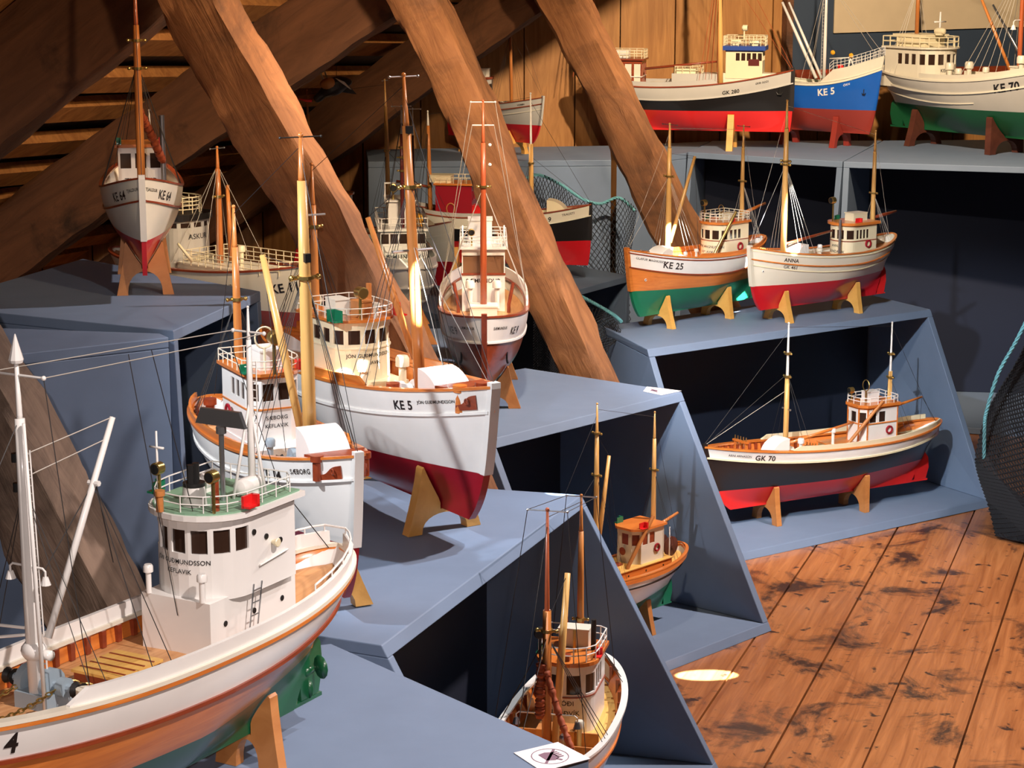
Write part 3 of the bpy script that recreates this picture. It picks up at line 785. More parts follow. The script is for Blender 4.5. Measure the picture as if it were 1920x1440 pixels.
# roof skin: boards along U above the rafters
a, t = slopes[1]; nrm = t.cross(U).normalized()
if nrm.z > 0: nrm = -nrm     # pointing into the room is down
out = -nrm
k_ = -((slopes[0][0] - a).dot(out) - (slopes[2][0] - a).dot(out)) / ((slopes[2][0] - slopes[0][0]).dot(U))
RU = (U + out * k_).normalized(); out = t.cross(RU).normalized(); out = out if out.z > 0 else -out
s0 = a + out * (.105 + .026); s0 = s0 - RU * ((s0.dot(U) - 4.3) / RU.dot(U))
rot = Matrix((t, RU, out)).transposed()
mb = MB()
for i in range(-12, 22):
    c = s0 + t * (i * .168) + out * .02
    if c.z < .12: continue
    mb.box(c + out * .004 * (i % 2), (.070 + .008 * (i % 3), 6.1, .034), 0, rot @ Matrix.Rotation(R(4 * ((i * 7) % 3 - 1)), 3, 'Y') @ Matrix.Rotation(R(.5 * ((i * 5) % 3 - 1)), 3, 'Z'))
    mb.box(s0 + t * (i * .168 + .07) + out * .056, (.160, 6.1, .012), 1, rot @ Matrix.Rotation(R(7), 3, 'Y'))
    mb.box(s0 + t * (i * .168) + out * .09, (.17, 6.2, .02), 2, rot)
struct(mb.build('ceiling', ['batten', 'sheathing', 'black']))

# ---------------------------------------------------------------- display plinths
TH = .02
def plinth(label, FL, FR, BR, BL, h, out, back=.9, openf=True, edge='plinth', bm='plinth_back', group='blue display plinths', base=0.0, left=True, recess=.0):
    FL, FR, BR, BL = [Vector((p[0], p[1], 0)) for p in (FL, FR, BR, BL)]
    f = (FR - FL).normalized(); n = Vector((f.y, -f.x, 0)); root = thing('display_plinth', ((FL + FR + BR + BL) / 4), 0, label, 'plinth', group); o0 = root.location
    if n.dot((FL + FR) / 2 - (BL + BR) / 2) < 0: n = -n
    def part(mb, nm, mat, edge=0):
        mb.v = [(p[0] - o0.x, p[1] - o0.y, p[2] - o0.z) for p in mb.v]; o = mb.build(nm, mat, root); 
        b = o.modifiers.new('soft', 'BEVEL'); b.width = .0018; b.segments = 2; b.limit_method = 'ANGLE'; return o
    def fr(P, z): return P + n * out * (1 - (z - base) / (h - base)) + Z * z
    # top board: front edge cut to the slope
    part(MB().hexa([fr(FL, h - TH), fr(FR, h - TH), BR + Z * (h - TH), BL + Z * (h - TH)], [fr(FL, h), fr(FR, h), BR + Z * h, BL + Z * h]), 'top_board', 'plinth')
    if not openf:
        part(MB().hexa([fr(FL, base), fr(FR, base), BR + Z * base, BL + Z * base], [fr(FL, h - TH - .0005), fr(FR, h - TH - .0005), BR + Z * (h - TH - .0005), BL + Z * (h - TH - .0005)]), 'body_board', 'plinth'); return root
    part(MB().hexa([fr(FL, base), fr(FR, base), BR + Z * base, BL + Z * base], [fr(FL, base + TH), fr(FR, base + TH), BR + Z * (base + TH), BL + Z * (base + TH)]), 'bottom_board', 'plinth')
    for (Fp, Bp, s_) in ((FL, BL, 1), (FR, BR, -1)):
        z0, z1 = base + TH + .0003, h - TH - .0003; w_ = f * TH * s_
        part(MB().hexa([fr(Fp, z0), fr(Fp, z0) + w_, Bp + w_ + Z * z0, Bp + Z * z0], [fr(Fp, z1), fr(Fp, z1) + w_, Bp + w_ + Z * z1, Bp + Z * z1]), 'side_board', 'plinth')
    g = (BR - BL).normalized(); q = n * .012; z0, z1 = base + TH + .0006, h - TH - .0006
    A_ = FL.lerp(BL, back) + f * (TH + .0005); B_ = FR.lerp(BR, back) - f * (TH + .0005)
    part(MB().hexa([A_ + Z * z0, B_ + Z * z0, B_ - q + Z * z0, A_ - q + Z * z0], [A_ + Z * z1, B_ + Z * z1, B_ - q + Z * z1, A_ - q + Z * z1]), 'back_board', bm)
    return root
HP = .53; HT = .88; HB = .86
plinth('blue plinth with slanted open front holding the black and red GK 70 boat', (.353, 5.478), (1.211, 6.082), (1.039, 6.409), (.251, 5.809), HP, .27, .72)
plinth('blue plinth with open front holding the boat with a dark derrick, middle of the fan', (-.054, 4.461), (.403, 4.95), (.033, 5.234), (-.40, 4.86), HP, .28, .72)
plinth('blue plinth with pale top carrying the two big white boats with dark red bottoms', (-.2, 3.113), (.135, 4.005), (-.30, 4.12), (-.60, 3.30), HP, .29, .40)
plinth('nearest blue-grey plinth under the boat with orange and green hull', (-.62, 2.2), (.102, 2.657), (-.278, 3.122), (-1.15, 2.80), HP, 0, openf=False)
plinth('blue-grey plinth in the middle distance under the white bow-on trawler', (-.95, 5.0), (-.10, 5.28), (-.15, 5.78), (-.95, 5.78), HP, 0, openf=False)
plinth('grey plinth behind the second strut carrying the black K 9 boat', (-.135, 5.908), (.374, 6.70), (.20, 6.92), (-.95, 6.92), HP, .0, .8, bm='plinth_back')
k0 = onz(325, 620, HT); k1 = onz(488, 546, HT)
plinth('tall grey plinth under the bow-on white KE 64 boat, open on its right side', k0, k1, onz(155, 485, HT), onz(0, 572, HT) + Vector((-.15, .0, 0)), HT, .03, .5)
j0 = onz(12, 661, HT); j1 = onz(322, 624, HT)
plinth('tall grey closed plinth at far left with mast shadows on its front', j0 + Vector((-.25, -.16, 0)), j1 + Vector((-.004, -.012, 0)), onz(300, 619, HT), onz(0, 605, HT) + Vector((-.4, .05, 0)), HT - .006, 0, openf=False)
e = [onz(*p, HB) for p in ((1150, 300), (1290, 285), (1580, 303), (1960, 314))]
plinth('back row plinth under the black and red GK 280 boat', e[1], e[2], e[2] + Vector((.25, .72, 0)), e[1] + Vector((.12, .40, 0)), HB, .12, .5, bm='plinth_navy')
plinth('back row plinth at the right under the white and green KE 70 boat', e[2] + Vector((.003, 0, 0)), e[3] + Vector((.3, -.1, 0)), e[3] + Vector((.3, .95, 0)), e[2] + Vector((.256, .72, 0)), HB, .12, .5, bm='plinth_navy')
plinth('grey closed plinth wedge behind the cracked strut, beside the GK 280 plinth', e[0] + Vector((.012, .02, 0)), e[1] + Vector((-.006, .004, 0)), e[1] + Vector((.112, .42, 0)), e[0] + Vector((.10, .55, 0)), HB - .004, 0, openf=False)
e0 = onz(690, 303, HB); e1 = onz(1146, 300, HB)
plinth('grey back row plinth under the small white boat by the gable', e0, e1, onz(1143, 272, HB) + Vector((0, -.02, 0)), onz(690, 275, HB) + Vector((0, -.1, 0)), HB, .0, openf=False)
# no-touching cards
def card(px, h, label):
    P_ = [onz(*p, h + .0006) for p in px]; c = sum(P_, Vector()) / 4; rt = thing('notice_card', c, 0, label, 'sign', 'do not touch cards')
    X = (P_[2] - P_[3]); Y = (P_[0] - P_[3])
    MB().hexa([p - c for p in P_], [p - c + Z * .0006 for p in P_]).build('card', 'paper', rt)
    def q(a, b): return P_[3] + X * (.5 + a) + Y * (.5 + b) - c + Z * .0009
    mb = MB()
    def poly(pts): mb.add([q(*p) for p in pts], [list(range(len(pts)))])
    n = 32
    for i in range(n):
        a0, a1 = 2 * math.pi * i / n, 2 * math.pi * (i + 1) / n
        mb.add([q(.36 * math.cos(a0), .36 * math.sin(a0)), q(.36 * math.cos(a1), .36 * math.sin(a1)), q(.342 * math.cos(a1), .342 * math.sin(a1)), q(.342 * math.cos(a0), .342 * math.sin(a0))], [(0, 1, 2, 3)])
    poly([(-.17, -.16), (.14, -.16), (.2, .0), (.13, .13), (-.14, .13), (-.2, 0)])
    for k in range(4): x = -.12 + .075 * k; poly([(x - .028, .10), (x + .028, .10), (x + .02, .24), (x - .02, .24)])
    poly([(-.26, .22), (-.22, .26), (.26, -.22), (.22, -.26)]) ; poly([(.17, .02), (.27, .10), (.24, .14), (.14, .08)])
    mb.build('symbol', 'print', rt)
card([(1046, 1392), (1107, 1423), (1016, 1447), (963, 1412)], HP, 'white card with a crossed-out hand on the corner of the nearest plinth')
card([(1213, 725), (1278, 733), (1240, 741), (1206, 734)], HP, 'white card with a crossed-out hand on the plinth corner beside the black GK 70 boat')
# fishing nets
def net(label, fn, nu, nv, r=.0012, rope=None, mat='netblack', rr=.0048):
    rt = thing('fishing_net', fn(.5, .5), 0, label, 'net'); o = rt.location; mb = MB()
    for i in range(-nv, nu):
        for sg in (1, -1):
            pts = []
            for j in range(nv + 1):
                u = (i + (j if sg > 0 else nv - j)) / nu
                if 0 <= u <= 1: pts.append(fn(u, j / nv) - o)
            if len(pts) > 1: mb.tube(pts, r, 3)
    mb.build('mesh_netting', mat, rt)
    if rope:
        for pts in rope:
            P_ = []
            n = 80
            for i in range(n + 1):
                x = i / n * (len(pts) - 1); j = min(int(x), len(pts) - 2); f_ = x - j
                p0 = Vector(pts[max(0, j - 1)]); p1 = Vector(pts[j]); p2 = Vector(pts[j + 1]); p3 = Vector(pts[min(len(pts) - 1, j + 2)])
                P_.append(.5 * ((2 * p1) + (p2 - p0) * f_ + (2 * p0 - 5 * p1 + 4 * p2 - p3) * f_ ** 2 + (3 * p1 - p0 - 3 * p2 + p3) * f_ ** 3) - o)
            mb = MB()
            for s_ in range(3):
                Q = []
                for i, p in enumerate(P_):
                    t = (P_[min(n, i + 1)] - P_[max(0, i - 1)]).normalized(); a_ = t.orthogonal().normalized(); b_ = t.cross(a_); an = i * .9 + s_ * 2.094
                    Q.append(p + (a_ * math.cos(an) + b_ * math.sin(an)) * rr * .55)
                mb.tube(Q, rr * .62, 5)
            mb.build('head_rope', 'rope', rt, True)
rp = [ony(985, 335, 6.96), ony(1010, 328, 6.96), ony(1050, 345, 6.97), ony(1090, 372, 6.975), ony(1125, 382, 6.98), ony(1160, 371, 6.98), ony(1190, 395, 6.98)]
def fn1(u, v):
    x = u * (len(rp) - 1); j = min(int(x), len(rp) - 2); p = rp[j].lerp(rp[j + 1], x - j)
    return Vector((p.x + .02 * math.sin(v * 5 + u * 9) + .02 * v * (u - .3), p.y + .015 * math.sin(u * 20 + v * 3), lerp(p.z, .02, v)))
net('black fishing net hung from a pale blue rope behind the black K 9 boat', fn1, 30, 30, rope=[rp])
rp2 = [ony(1090, 556, 5.95), ony(1120, 572, 5.85), ony(1150, 590, 5.78), ony(1165, 603, 5.74)]
def fn2(u, v):
    x = u * 3; j = min(int(x), 2); p = rp2[j].lerp(rp2[j + 1], x - j); return Vector((p.x - .03 * v + .012 * math.sin(v * 7 + u * 5), p.y - .04 * v + .02 * math.sin(u * 12), p.z - .03 - .05 * v + (.03 - .0) * (1 - v)))
net('small heap of black net on a blue rope beside the KE 25 boat', fn2, 14, 8, rope=[rp2])
def fn3(u, v):
    p = ony(lerp(1000, 1100, u) , lerp(590, 720, v), 5.62 + .03 * math.sin(u * 14)); return p
net('black net hanging in the shade between the second strut and the brown KE 9 boat', fn3, 22, 26)
rp4 = [ony(1935, 580, 5.5), ony(1905, 640, 5.5), ony(1872, 700, 5.52), ony(1850, 770, 5.55), ony(1846, 800, 5.56), ony(1845, 860, 5.6)]
def fn4(u, v):
    x = u * 5; j = min(int(x), 4); p = rp4[j].lerp(rp4[j + 1], x - j); return Vector((p.x + .01 + v * .5 + .02 * math.sin(v * 12 + u * 8), p.y + .10 * math.sin(v * 9 + u * 4), max(.01, p.z - v * .30 * (1 + u) - u * .25)))
net('dark heap of fishing net with a blue rope at the right edge', fn4, 60, 60, r=.0030, rope=[rp4])

# ---------------------------------------------------------------- the boats
def place(anchor, frac, hd, L):
    """world point anchor sits at local x=frac (keel level); heading hd degrees"""
    a = R(hd); return (anchor[0] - math.cos(a) * frac * L, anchor[1] - math.sin(a) * frac * L, anchor[2]), a
def rig(b, qf, qm=None, ff=.72, fm=.7, n=3, mat='line_dark', stay=True, r=.0008, back=True, sp=.03, dxf=-.01, dxm=-.01):
    b.shrouds(qf, ff, n, sp, mat, dx=dxf, r=r)
    if stay: b.wire(qf(ff), (.485, 0, b.Sb + .012), mat, r); b.wire(qf(.93), (.495, 0, b.Sb + .012), mat, r)
    if qm:
        b.shrouds(qm, fm, n, sp, mat, dx=dxm, r=r); b.wire(qf(.96), qm(.96), mat, r)
        if back: b.wire(qm(.96), (-.47, 0, b.Ss + .01), mat, r)

# --- KE 25, varnished
L = .55; loc, a = place((.350, 5.755, HP + .037), .40, 222, L)
b = Boat('fishing_boat', 'model boat KE 25 with varnished orange topsides and green bottom', loc, a, L, B=.29, D=.27, Sb=.345, Ss=.325, wl=.125, wlrise=.01, band=.085, bw=.04, rake=.045, fore=.05, aftrake=.10, cols=('green', 'orangewood', 'white'), stem='varnish', rail='varnish', deck='deck', inner='orangewood', strake='mahogany', stemth=.012)
b.short = 'green-bottomed KE 25 boat'
b.P(b.strip(.012, .006, .005, .003), 'moulding', 'mahogany')
b.upper_bulwark(.018, .04, .62, 'orangewood')
b.both('KE 25', .27, .063, .046, bold=.02); b.both('OLAFUR MAGNUSSON', .385, .040, .0155)
b.house('round', -.30, -.08, .17, .19, c=.07, nf=5, ns=3, win=(.60, .84), wall='cream', trim='mahogany', roof='varnish', trims=(.56,), text=('OLAFUR MAGNUSSON', 'KEFLAVIK'), ts=.018, tz=.36, rt=.012)
b.rail(h=.042, mat='offwhite', r=.0022, bars=3)
b.fit('sidelights', -.17, .085, b.top); b.fit('searchlight', -.09, -.03, b.top, 1.6, h=.05); b.fit('loop', -.15, .03, b.top, 1.5); b.fit('raft', -.22, 0, b.top, 1.5, 'cream', d=(.04, .03, .02))
b.fit('slantpipe', 0, mat='brass', a=(-.02, .095, b.zd(0) + .03), b=(-.19, .095, b.zd(0) + .25), sc=1.2)
for sg in (1, -1): b.fit('lifebuoy', -.235, .086, b.zd(-.2) + .07, 1.4, side=sg); b.fit('eye', .40, z=.19, side=sg)
b.fit('hood', .27, 0, None, 1, 'white', w=.10, h=.075, l=.10, inside='mahogany'); b.fit('winch', .09, 0, None, .8, 'white'); b.fit('hatch', .0, 0, None, .9, 'brightred', lid='mahogany'); b.fit('vent', -.045, -.04, None, 1, 'white'); b.fit('vent', .13, .05, None, 1, 'white'); b.fit('pinrail', .37, 0, None, 1.2, 'varnish')
qf = b.mast(.205, .70, .015, .0, 'mast_pine', 'mast_pine', cross=.985, crossw=.05, collars=(.62,)); qm = b.mast(-.34, .66, .012, .0, 'mast_pine', 'mast_pine', cross=.985, crossw=.04, collars=(.56,))
b.spar((.19, -.0, b.zd(.2) + .10), (.02, .0, b.zd(.2) + .52), .010, 'mast_pine', 'derrick'); b.wire(qf(.78), (.02, 0, b.zd(.2) + .52)); b.wire((.02, 0, b.zd(.2) + .50), (-.02, 0, b.zd(0) + .04)); b.wire((.02, 0, b.zd(.2) + .50), (.01, .03, b.zd(0) + .04))
b.spar((-.34, 0, b.zd(-.34) + .20), (-.52, 0, b.zd(-.34) + .24), .009, 'varnish', 'mizzen_boom')
rig(b, qf, qm, .62, .56, 4, 'line_light', r=.0009)
b.rudder('green'); b.cradle(.26, .067, .105, .45, .026, 'cradle_oak', foot=.04); b.cradle(-.17, .067, .105, .45, .026, 'cradle_oak', foot=.04, where='stern')

# --- ANNA GK 461
L = .56; loc, a = place((.690, 5.857, HP + .037), .42, 216, L)
b = Boat('fishing_boat', 'cream model boat with name ANNA, GK 461, and bright red bottom', loc, a, L, B=.28, D=.255, Sb=.32, Ss=.31, wl=.125, wlrise=.0, band=.055, bw=.045, rake=.03, fore=.05, aftrake=.12, cols=('red', 'offwhite', 'offwhite'), stem='offwhite', rail='varnish', deck='deck', inner='offwhite', strake='varnish', stemth=.012)
b.short = 'cream ANNA boat'
b.P(b.strip(.085, .006, .005, .003), 'moulding', 'cream'); b.P(b.strip(.012, .006, .005, .003), 'moulding', 'cream')
b.both('ANNA', .30, .045, .027, bold=.02); b.both('GK 461', .30, .079, .024)
b.house('round', -.30, -.09, .16, .175, c=.06, nf=4, ns=4, win=(.60, .86), wall='cream', trim='mahogany', roof='varnish', trims=(.54,), text=('ANNA', 'GRINDAVIK'), ts=.020, tz=.36, rt=.014, over=.014)
b.fit('sidelights', -.17, .075, b.top, 1.3); b.fit('searchlight', -.10, -.035, b.top, 1.7, h=.055); b.fit('raft', -.23, 0, b.top, 1.6, 'cream', d=(.06, .04, .024))
b.fit('pipe', -.07, .05, None, 1.1, 'steel', h=.19); b.casing(-.34, -.02, .19, .02, 'brightred', 'varnish')
for sg in (1, -1): b.fit('lifebuoy', -.24, .081, b.zd(-.2) + .075, 1.4, side=sg); b.fit('eye', .43, z=.20, side=sg)
b.fit('hood', .19, 0, None, 1, 'white', w=.10, h=.085, l=.09); b.fit('bollard', .02, .0, None, 1.5, 'offwhite'); b.fit('vent', -.03, -.05, None, 1.2, 'white'); b.fit('pinrail', .40, 0, None, 1.3, 'varnish'); b.fit('hatch', .0, 0, None, .9, 'brightred', lid='mahogany')
qf = b.mast(.27, .80, .016, .0, 'mast_pine', 'mast_pine', collars=(.62, .60)); qm = b.mast(-.35, .62, .013, .0, 'mast_pine', 'mast_pine', collars=(.48,))
b.spar((.26, 0, b.zd(.2) + .09), (-.06, 0, b.zd(.2) + .13), .008, 'mahogany', 'derrick'); b.spar((-.35, 0, b.zd(-.3) + .18), (-.52, 0, b.zd(-.3) + .2), .009, 'mahogany', 'mizzen_boom')
rig(b, qf, qm, .60, .48, 4, 'line_light', r=.0009)
b.rudder('brightred'); b.cradle(.29, .067, .10, .45, .026, 'cradle_oak', foot=.04); b.cradle(-.19, .067, .10, .45, .026, 'cradle_oak', foot=.04, where='stern')

# --- GK 70 in its plinth
L = .80; loc, a = place((.567, 5.563, .02 + .050), .42, 208.5, L)
b = Boat('fishing_boat', 'black and red model boat GK 70 inside the rightmost open plinth', loc, a, L, B=.225, D=.185, Sb=.228, Ss=.215, wl=.075, wlrise=-.005, band=.036, bw=.04, rake=.06, fore=.05, aftrake=.12, cols=('brightred', 'black', 'white'), stem='black', rail='varnish', deck='deck_yellow', inner='orangewood', strake='cream')
b.short = 'black GK 70 boat'
b.upper_bulwark(.016, .03, .70, 'cream'); b.ribs(14, 'mahogany', .55, .95, 'orangewood')
b.both('GK 70', .30, .031, .026, bold=.02); b.both('ARNI ARNASON', .385, .022, .0105)
b.casing(-.31, -.02, .125, .03, 'offwhite', 'varnish', ports=3)
zc = b.zd(-.16) + .034
b.house('poly', -.27, -.12, .105, .125, z0=zc, c=.022, nf=3, ns=2, win=(.56, .86), wall='white', trim='varnish', roof='varnish', trims=(.54, .97), corner='varnish', rt=.010, over=.008)
b.rail(h=.024, mat='white', r=.0016)
b.fit('searchlight', -.125, -.02, b.top, 1.1, h=.03); b.fit('loop', -.155, .02, b.top, 1.5); b.fit('raft', -.19, 0, b.top, 1.2, 'white', d=(.04, .03, .03)); b.fit('sidelights', -.2, .045, b.top, .6)
b.fit('slantpipe', 0, mat='cradle_wood', a=(-.06, .055, zc + .01), b=(-.20, .058, zc + .145), sc=1)
for sg in (1, -1): b.fit('lifebuoy', -.235, .053, zc + .04, 1.0, side=sg)
b.fit('hood', .21, 0, None, 1, 'white', w=.07, h=.07, l=.075); b.fit('winch', .15, 0, None, .8, 'offwhite'); b.fit('vent', .115, .02, None, 1.1, 'white'); b.fit('pinrail', .33, -.03, b.zd(.3) + .025, 1.2, 'varnish', rz=.1); b.fit('pinrail', .05, 0, None, 1.0, 'varnish', rz=.3); b.fit('vent', -.035, .0, zc, .9, 'white')
qf = b.mast(.165, .47, .0095, .0, 'mast_pine', 'white', tipf=.60, cross=.36, crossw=.022, collars=(.60, .77)); qm = b.mast(-.275, .44, .0085, .0, 'mast_pine', 'white', tipf=.55, collars=(.55, .74))
b.spar((.16, 0, b.zd(.1) + .05), (-.12, -.0, b.zd(.1) + .095), .006, 'varnish', 'derrick'); b.spar((-.275, 0, b.zd(-.3) + .13), (-.42, 0, b.zd(-.3) + .155), .005, 'varnish', 'mizzen_boom')
rig(b, qf, qm, .62, .55, 2, 'line_dark', r=.0006); b.wire((-.42, 0, b.zd(-.3) + .155), (-.47, .02, b.Ss)); b.wire((-.42, 0, b.zd(-.3) + .155), (-.44, -.03, b.Ss)); b.wire(qf(.5), (.49, 0, b.Sb + .01), 'line_light')
b.rudder('brightred'); b.cradle(.235, .0625, .075, .48, .02, 'cradle_wood', foot=.03); b.cradle(-.135, .0625, .075, .48, .02, 'cradle_wood', foot=.03, where='stern')

# --- KE 4, nearest boat, orange and green
L = .84; sp = onz(634, 1024, HP + .05 + .197); loc, a = place((sp.x, sp.y, HP + .05), -.5, 240.5, L)
b = Boat('trawler', 'nearest model trawler with orange and green hull and white round wheelhouse', loc, a, L, B=.25, D=.205, Sb=.242, Ss=.235, wl=.088, wlrise=.0, band=.054, bw=.028, rake=.06, fore=.08, aftrake=.14, cols=('darkgreen', 'orangewood', 'white'), stem='white', rail='offwhite', deck='deck', inner='varnish', strake='mahogany')
b.short = 'nearest orange and green trawler'
b.P(b.strip(.004, .008, .005, .005), 'moulding', 'varnish'); b.upper_bulwark(.022, .005, .765, 'white'); b.ribs(26, 'mahogany', .06, .95, 'varnish')
b.both('KE 4', .375, .042, .040, bold=.022)
b.casing(-.29, -.078, .126, .086, 'white', ports=3)
zc = b.zd(-.1) + .086
b.house('round', -.274, -.088, .152, .118, z0=zc, c=.075, nf=7, ns=0, win=(.56, .86), wall='white', trim='white', roof='white', rt=.008, over=.012, text=('JÓN GUÐMUNDSSON', 'KEFLAVIK'), ts=.0098, tz=.425, gap=.26, pane='pane')
b.P(MB().prism(b.grow(b.roofpoly, -.006), b.top, b.top + .003), 'roof_top', 'palegreen', parent=b.wh); b.top += .003
b.rail(h=.024, mat='white', r=.0011, bars=2, inset=.009)
for sg in (1, -1):
    for k_, x_ in enumerate((-.17, -.20, -.235)): b.P(MB().lathe((x_, sg * .077, zc + .088 - .014 * k_), [(.0045, -.002), (.0045, .001), (.003, .0012)], 10, rot=Matrix.Rotation(-sg * math.pi / 2, 3, 'X')), 'porthole', 'iron', parent=b.wh)
    b.P(MB().lathe((-.215, sg * .077, zc + .062), [(.003, 0), (.007, .010), (.006, .011)], 12, rot=Matrix.Rotation(-sg * math.pi / 2, 3, 'X')), 'side_lamp', 'cream', parent=b.wh)
    b.P(MB().tube([(-.18, sg * .079, zc + .035), (-.25, sg * .079, zc + .042)], .0016, 6), 'handrail', 'white', parent=b.wh)
    b.fit('vent', -.079, sg * .049, b.zd(-.05) + .086, .70, 'white')
b.fit('ladder', 0, a=(-.16, .075, b.zd(-.1) + .0), b=(-.175, .078, zc + .01), w=(.010, 0, 0), n=5, mat='steel')
b.fit('sidelights', -.15, .082, b.top + .004, 1.0)
b.fit('searchlight', -.135, -.068, b.top, .95, h=.04); b.fit('searchlight', -.105, .055, b.top, .95, h=.05)
b.fit('pipe', -.118, .048, b.top, .9, 'mahogany', h=.062); b.fit('bollard', -.075, -.02, b.top, .75, 'cradle_wood'); b.fit('funnel', -.13, -.0, b.top, .95)
b.fit('canister', -.215, .035, b.top, 1.0); b.fit('canister', -.205, -.035, b.top, 1.0)
zt = b.top; mt = b.mast(-.225, .285, .0055, 0, 'white', 'white', z0=zt, collars=(), name='signal_mast', y=.035, cross=.86, crossw=.028, crossmat='white')
b.spar((-.225, .06, zt), (-.225, .038, zt + .12), .0025, 'white', 'mast_leg'); b.spar((-.185, .03, zt), (-.223, .035, zt + .14), .0025, 'white', 'mast_leg')
b.fit('ladder', 0, a=(-.234, .035, zt), b=(-.234, .035, zt + .20), w=(0, .006, 0), n=16, mat='white')
mb = MB().lathe((-.17, .022, zt), [(.004, 0), (.004, .10), (.008, .102), (.008, .112)], 10); mb.add([], []); rr = b.P(mb, 'radar_pedestal', 'steel')
mb = MB(); zr = zt + .113
mb.hexa([(-.174, -.023, zr), (-.167, -.023, zr), (-.167, .067, zr), (-.174, .067, zr)], [(-.174, -.013, zr + .024), (-.167, -.013, zr + .024), (-.167, .057, zr + .024), (-.174, .057, zr + .024)]); b.P(mb, 'radar_scanner', 'steel', parent=rr)
b.spar((-.14, -.075, zt), (-.14, -.075, zt + .10), .002, 'white', 'aerial'); b.spar((-.14, -.062, zt + .075), (-.14, -.088, zt + .075), .002, 'white', 'aerial_arm')
b.spar((-.25, .01, zc + .085), (-.33, .01, zc + .112), .004, 'white', 'stern_boom'); b.wire((-.33, .01, zc + .112), (-.40, .05, b.Ss + .03)); b.wire((-.33, .01, zc + .112), (-.40, -.02, b.Ss + .03)); b.wire((-.22, 0, zt + .24), (-.33, .01, zc + .112))
b.P(MB().tube([(b.xx(t, 1), sg_ * (b.bs(t) - .006), b.zs(t) + .036) for sg_, t in [(1, t) for t in (.22, .16, .11, .07, .04, .02, .008)] + [(-1, t) for t in (.008, .02, .04, .07, .11, .16, .22)]], .0018, 6), 'stern_rail', 'white')
mb = MB()
for sg_ in (1, -1):
    for t in (.22, .16, .11, .07, .03, .008): mb.tube([(b.xx(t, 1), sg_ * (b.bs(t) - .006), b.zs(t)), (b.xx(t, 1), sg_ * (b.bs(t) - .006), b.zs(t) + .036)], .0014, 5)
b.P(mb, 'rail_stanchions', 'white')
b.fit('hatch', .055, 0, None, 1.15, 'mahogany'); b.fit('winch', .205, .0, None, 1.15, 'bluegrey'); b.fit('bollard', .222, .085, None, 1.1, 'offwhite'); b.fit('bollard', .222, -.085, None, 1.1, 'offwhite')
b.fit('chain', 0, a=(.19, .03, b.zd(.19) + .04), b=(.38, .03, b.zd(.38) + .02)); b.fit('chain', 0, a=(.19, -.03, b.zd(.19) + .04), b=(.38, -.03, b.zd(.38) + .02)); b.fit('chain', 0, a=(.19, .01, b.zd(.2) + .04), b=(.12, .07, b.zd(.1) + .02), sag=.005)
X_ = .222; zf = b.zd(X_)
qf = b.mast(X_, .505, .0098, -.015, 'white', 'white', tipf=.80, cross=.915, crossw=.045, crossmat='white', collars=(), thin=.42)
b.P(MB().lathe(qf(.955), [(.0085, -.004), (.010, 0), (.0008, .034)], 10), 'mast_cap', 'white')
b.fit('ladder', 0, a=(X_ - .014, 0, zf + .10), b=(X_ - .004, 0, zf + .36), w=(0, .0055, 0), n=24, mat='white'); b.fit('ladder', 0, a=(X_ - .014, 0, zf + .08), b=(X_ - .014, 0, zf + .01), w=(0, .008, 0), n=6, mat='white')
b.P(MB().ball((X_, 0, zf + .085), .017, 0, 14, (1, 1.1, .9)).lathe((X_, .022, zf + .082), [(.007, -.008), (.007, .010)], 10, rot=Matrix.Rotation(math.pi / 2, 3, 'X')), 'power_block', 'white', True)
b.fit('lamp_arm', X_ + .005, 0, zf + .20, .9, 'white', w=.034); b.spar((X_, .0, zf + .115), (X_, -.13, zf + .105), .0022, 'white', 'side_arm'); b.spar((X_ - .01, 0, zf + .105), (X_ + .02, -.14, zf + .08), .0022, 'white', 'side_arm'); b.spar((X_ + .01, .024, zf), (X_ + .012, .012, zf + .40), .0030, 'white', 'mast_stay')
d0 = Vector((X_ - .015, .012, zf + .10)); db = Vector((X_ - .125, .045, zf + .385))
b.spar(d0, db, .0052, 'white', 'derrick', r2=.004)
b.P(MB().tube([lerpv(d0, db, .7) + Vector((0, -.008, 0)), lerpv(d0, db, .7) + Vector((0, .010, 0))], .004, 6), 'derrick_cap', 'white')
for q_, w_, m_ in ((qf(.70), db, 1), (qf(.64), lerpv(d0, db, .9), 1), (lerpv(d0, db, .7), (.10, .10, b.zsx(.1) + .02), 0), (lerpv(d0, db, .7), (.065, .105, b.zsx(.07) + .02), 0), (db, lerpv(d0, db, .3), 0), (lerpv(d0, db, .7), qf(.32), 0), (lerpv(d0, db, .72), (.02, -.03, zf + .15), 0)): b.wire(q_, w_, 'line_light' if m_ else 'line_dark', .0009)
for k_ in (.69, .61): b.P(MB().lathe(qf(k_) + Vector((-.004, -.016, 0)), [(.005, -.006), (.005, .006)], 10), 'mast_lamp', 'iron')
for sg in (1, -1): b.wire(qf(.915) + Vector((0, sg * .045, 0)), mt(.86) + Vector((0, sg * .028, 0)), 'line_light', .0008)
b.wire(qf(.915) + Vector((0, .045, 0)), (X_ - .03, .07, zf + .02), 'line_dark', .0009); b.wire(lerpv(qf(.915), mt(.86), .55), (-.10, .02, zt), 'line_dark', .0009); b.wire(lerpv(qf(.915), mt(.86), .45), (-.045, .03, zc - .012), 'line_dark', .0009)
b.wire(qf(.8), (.49, 0, b.Sb + .01), 'line_dark')
b.shrouds(qf, .62, 2, .03, 'line_dark')
b.rudder('darkgreen')
mb = MB()
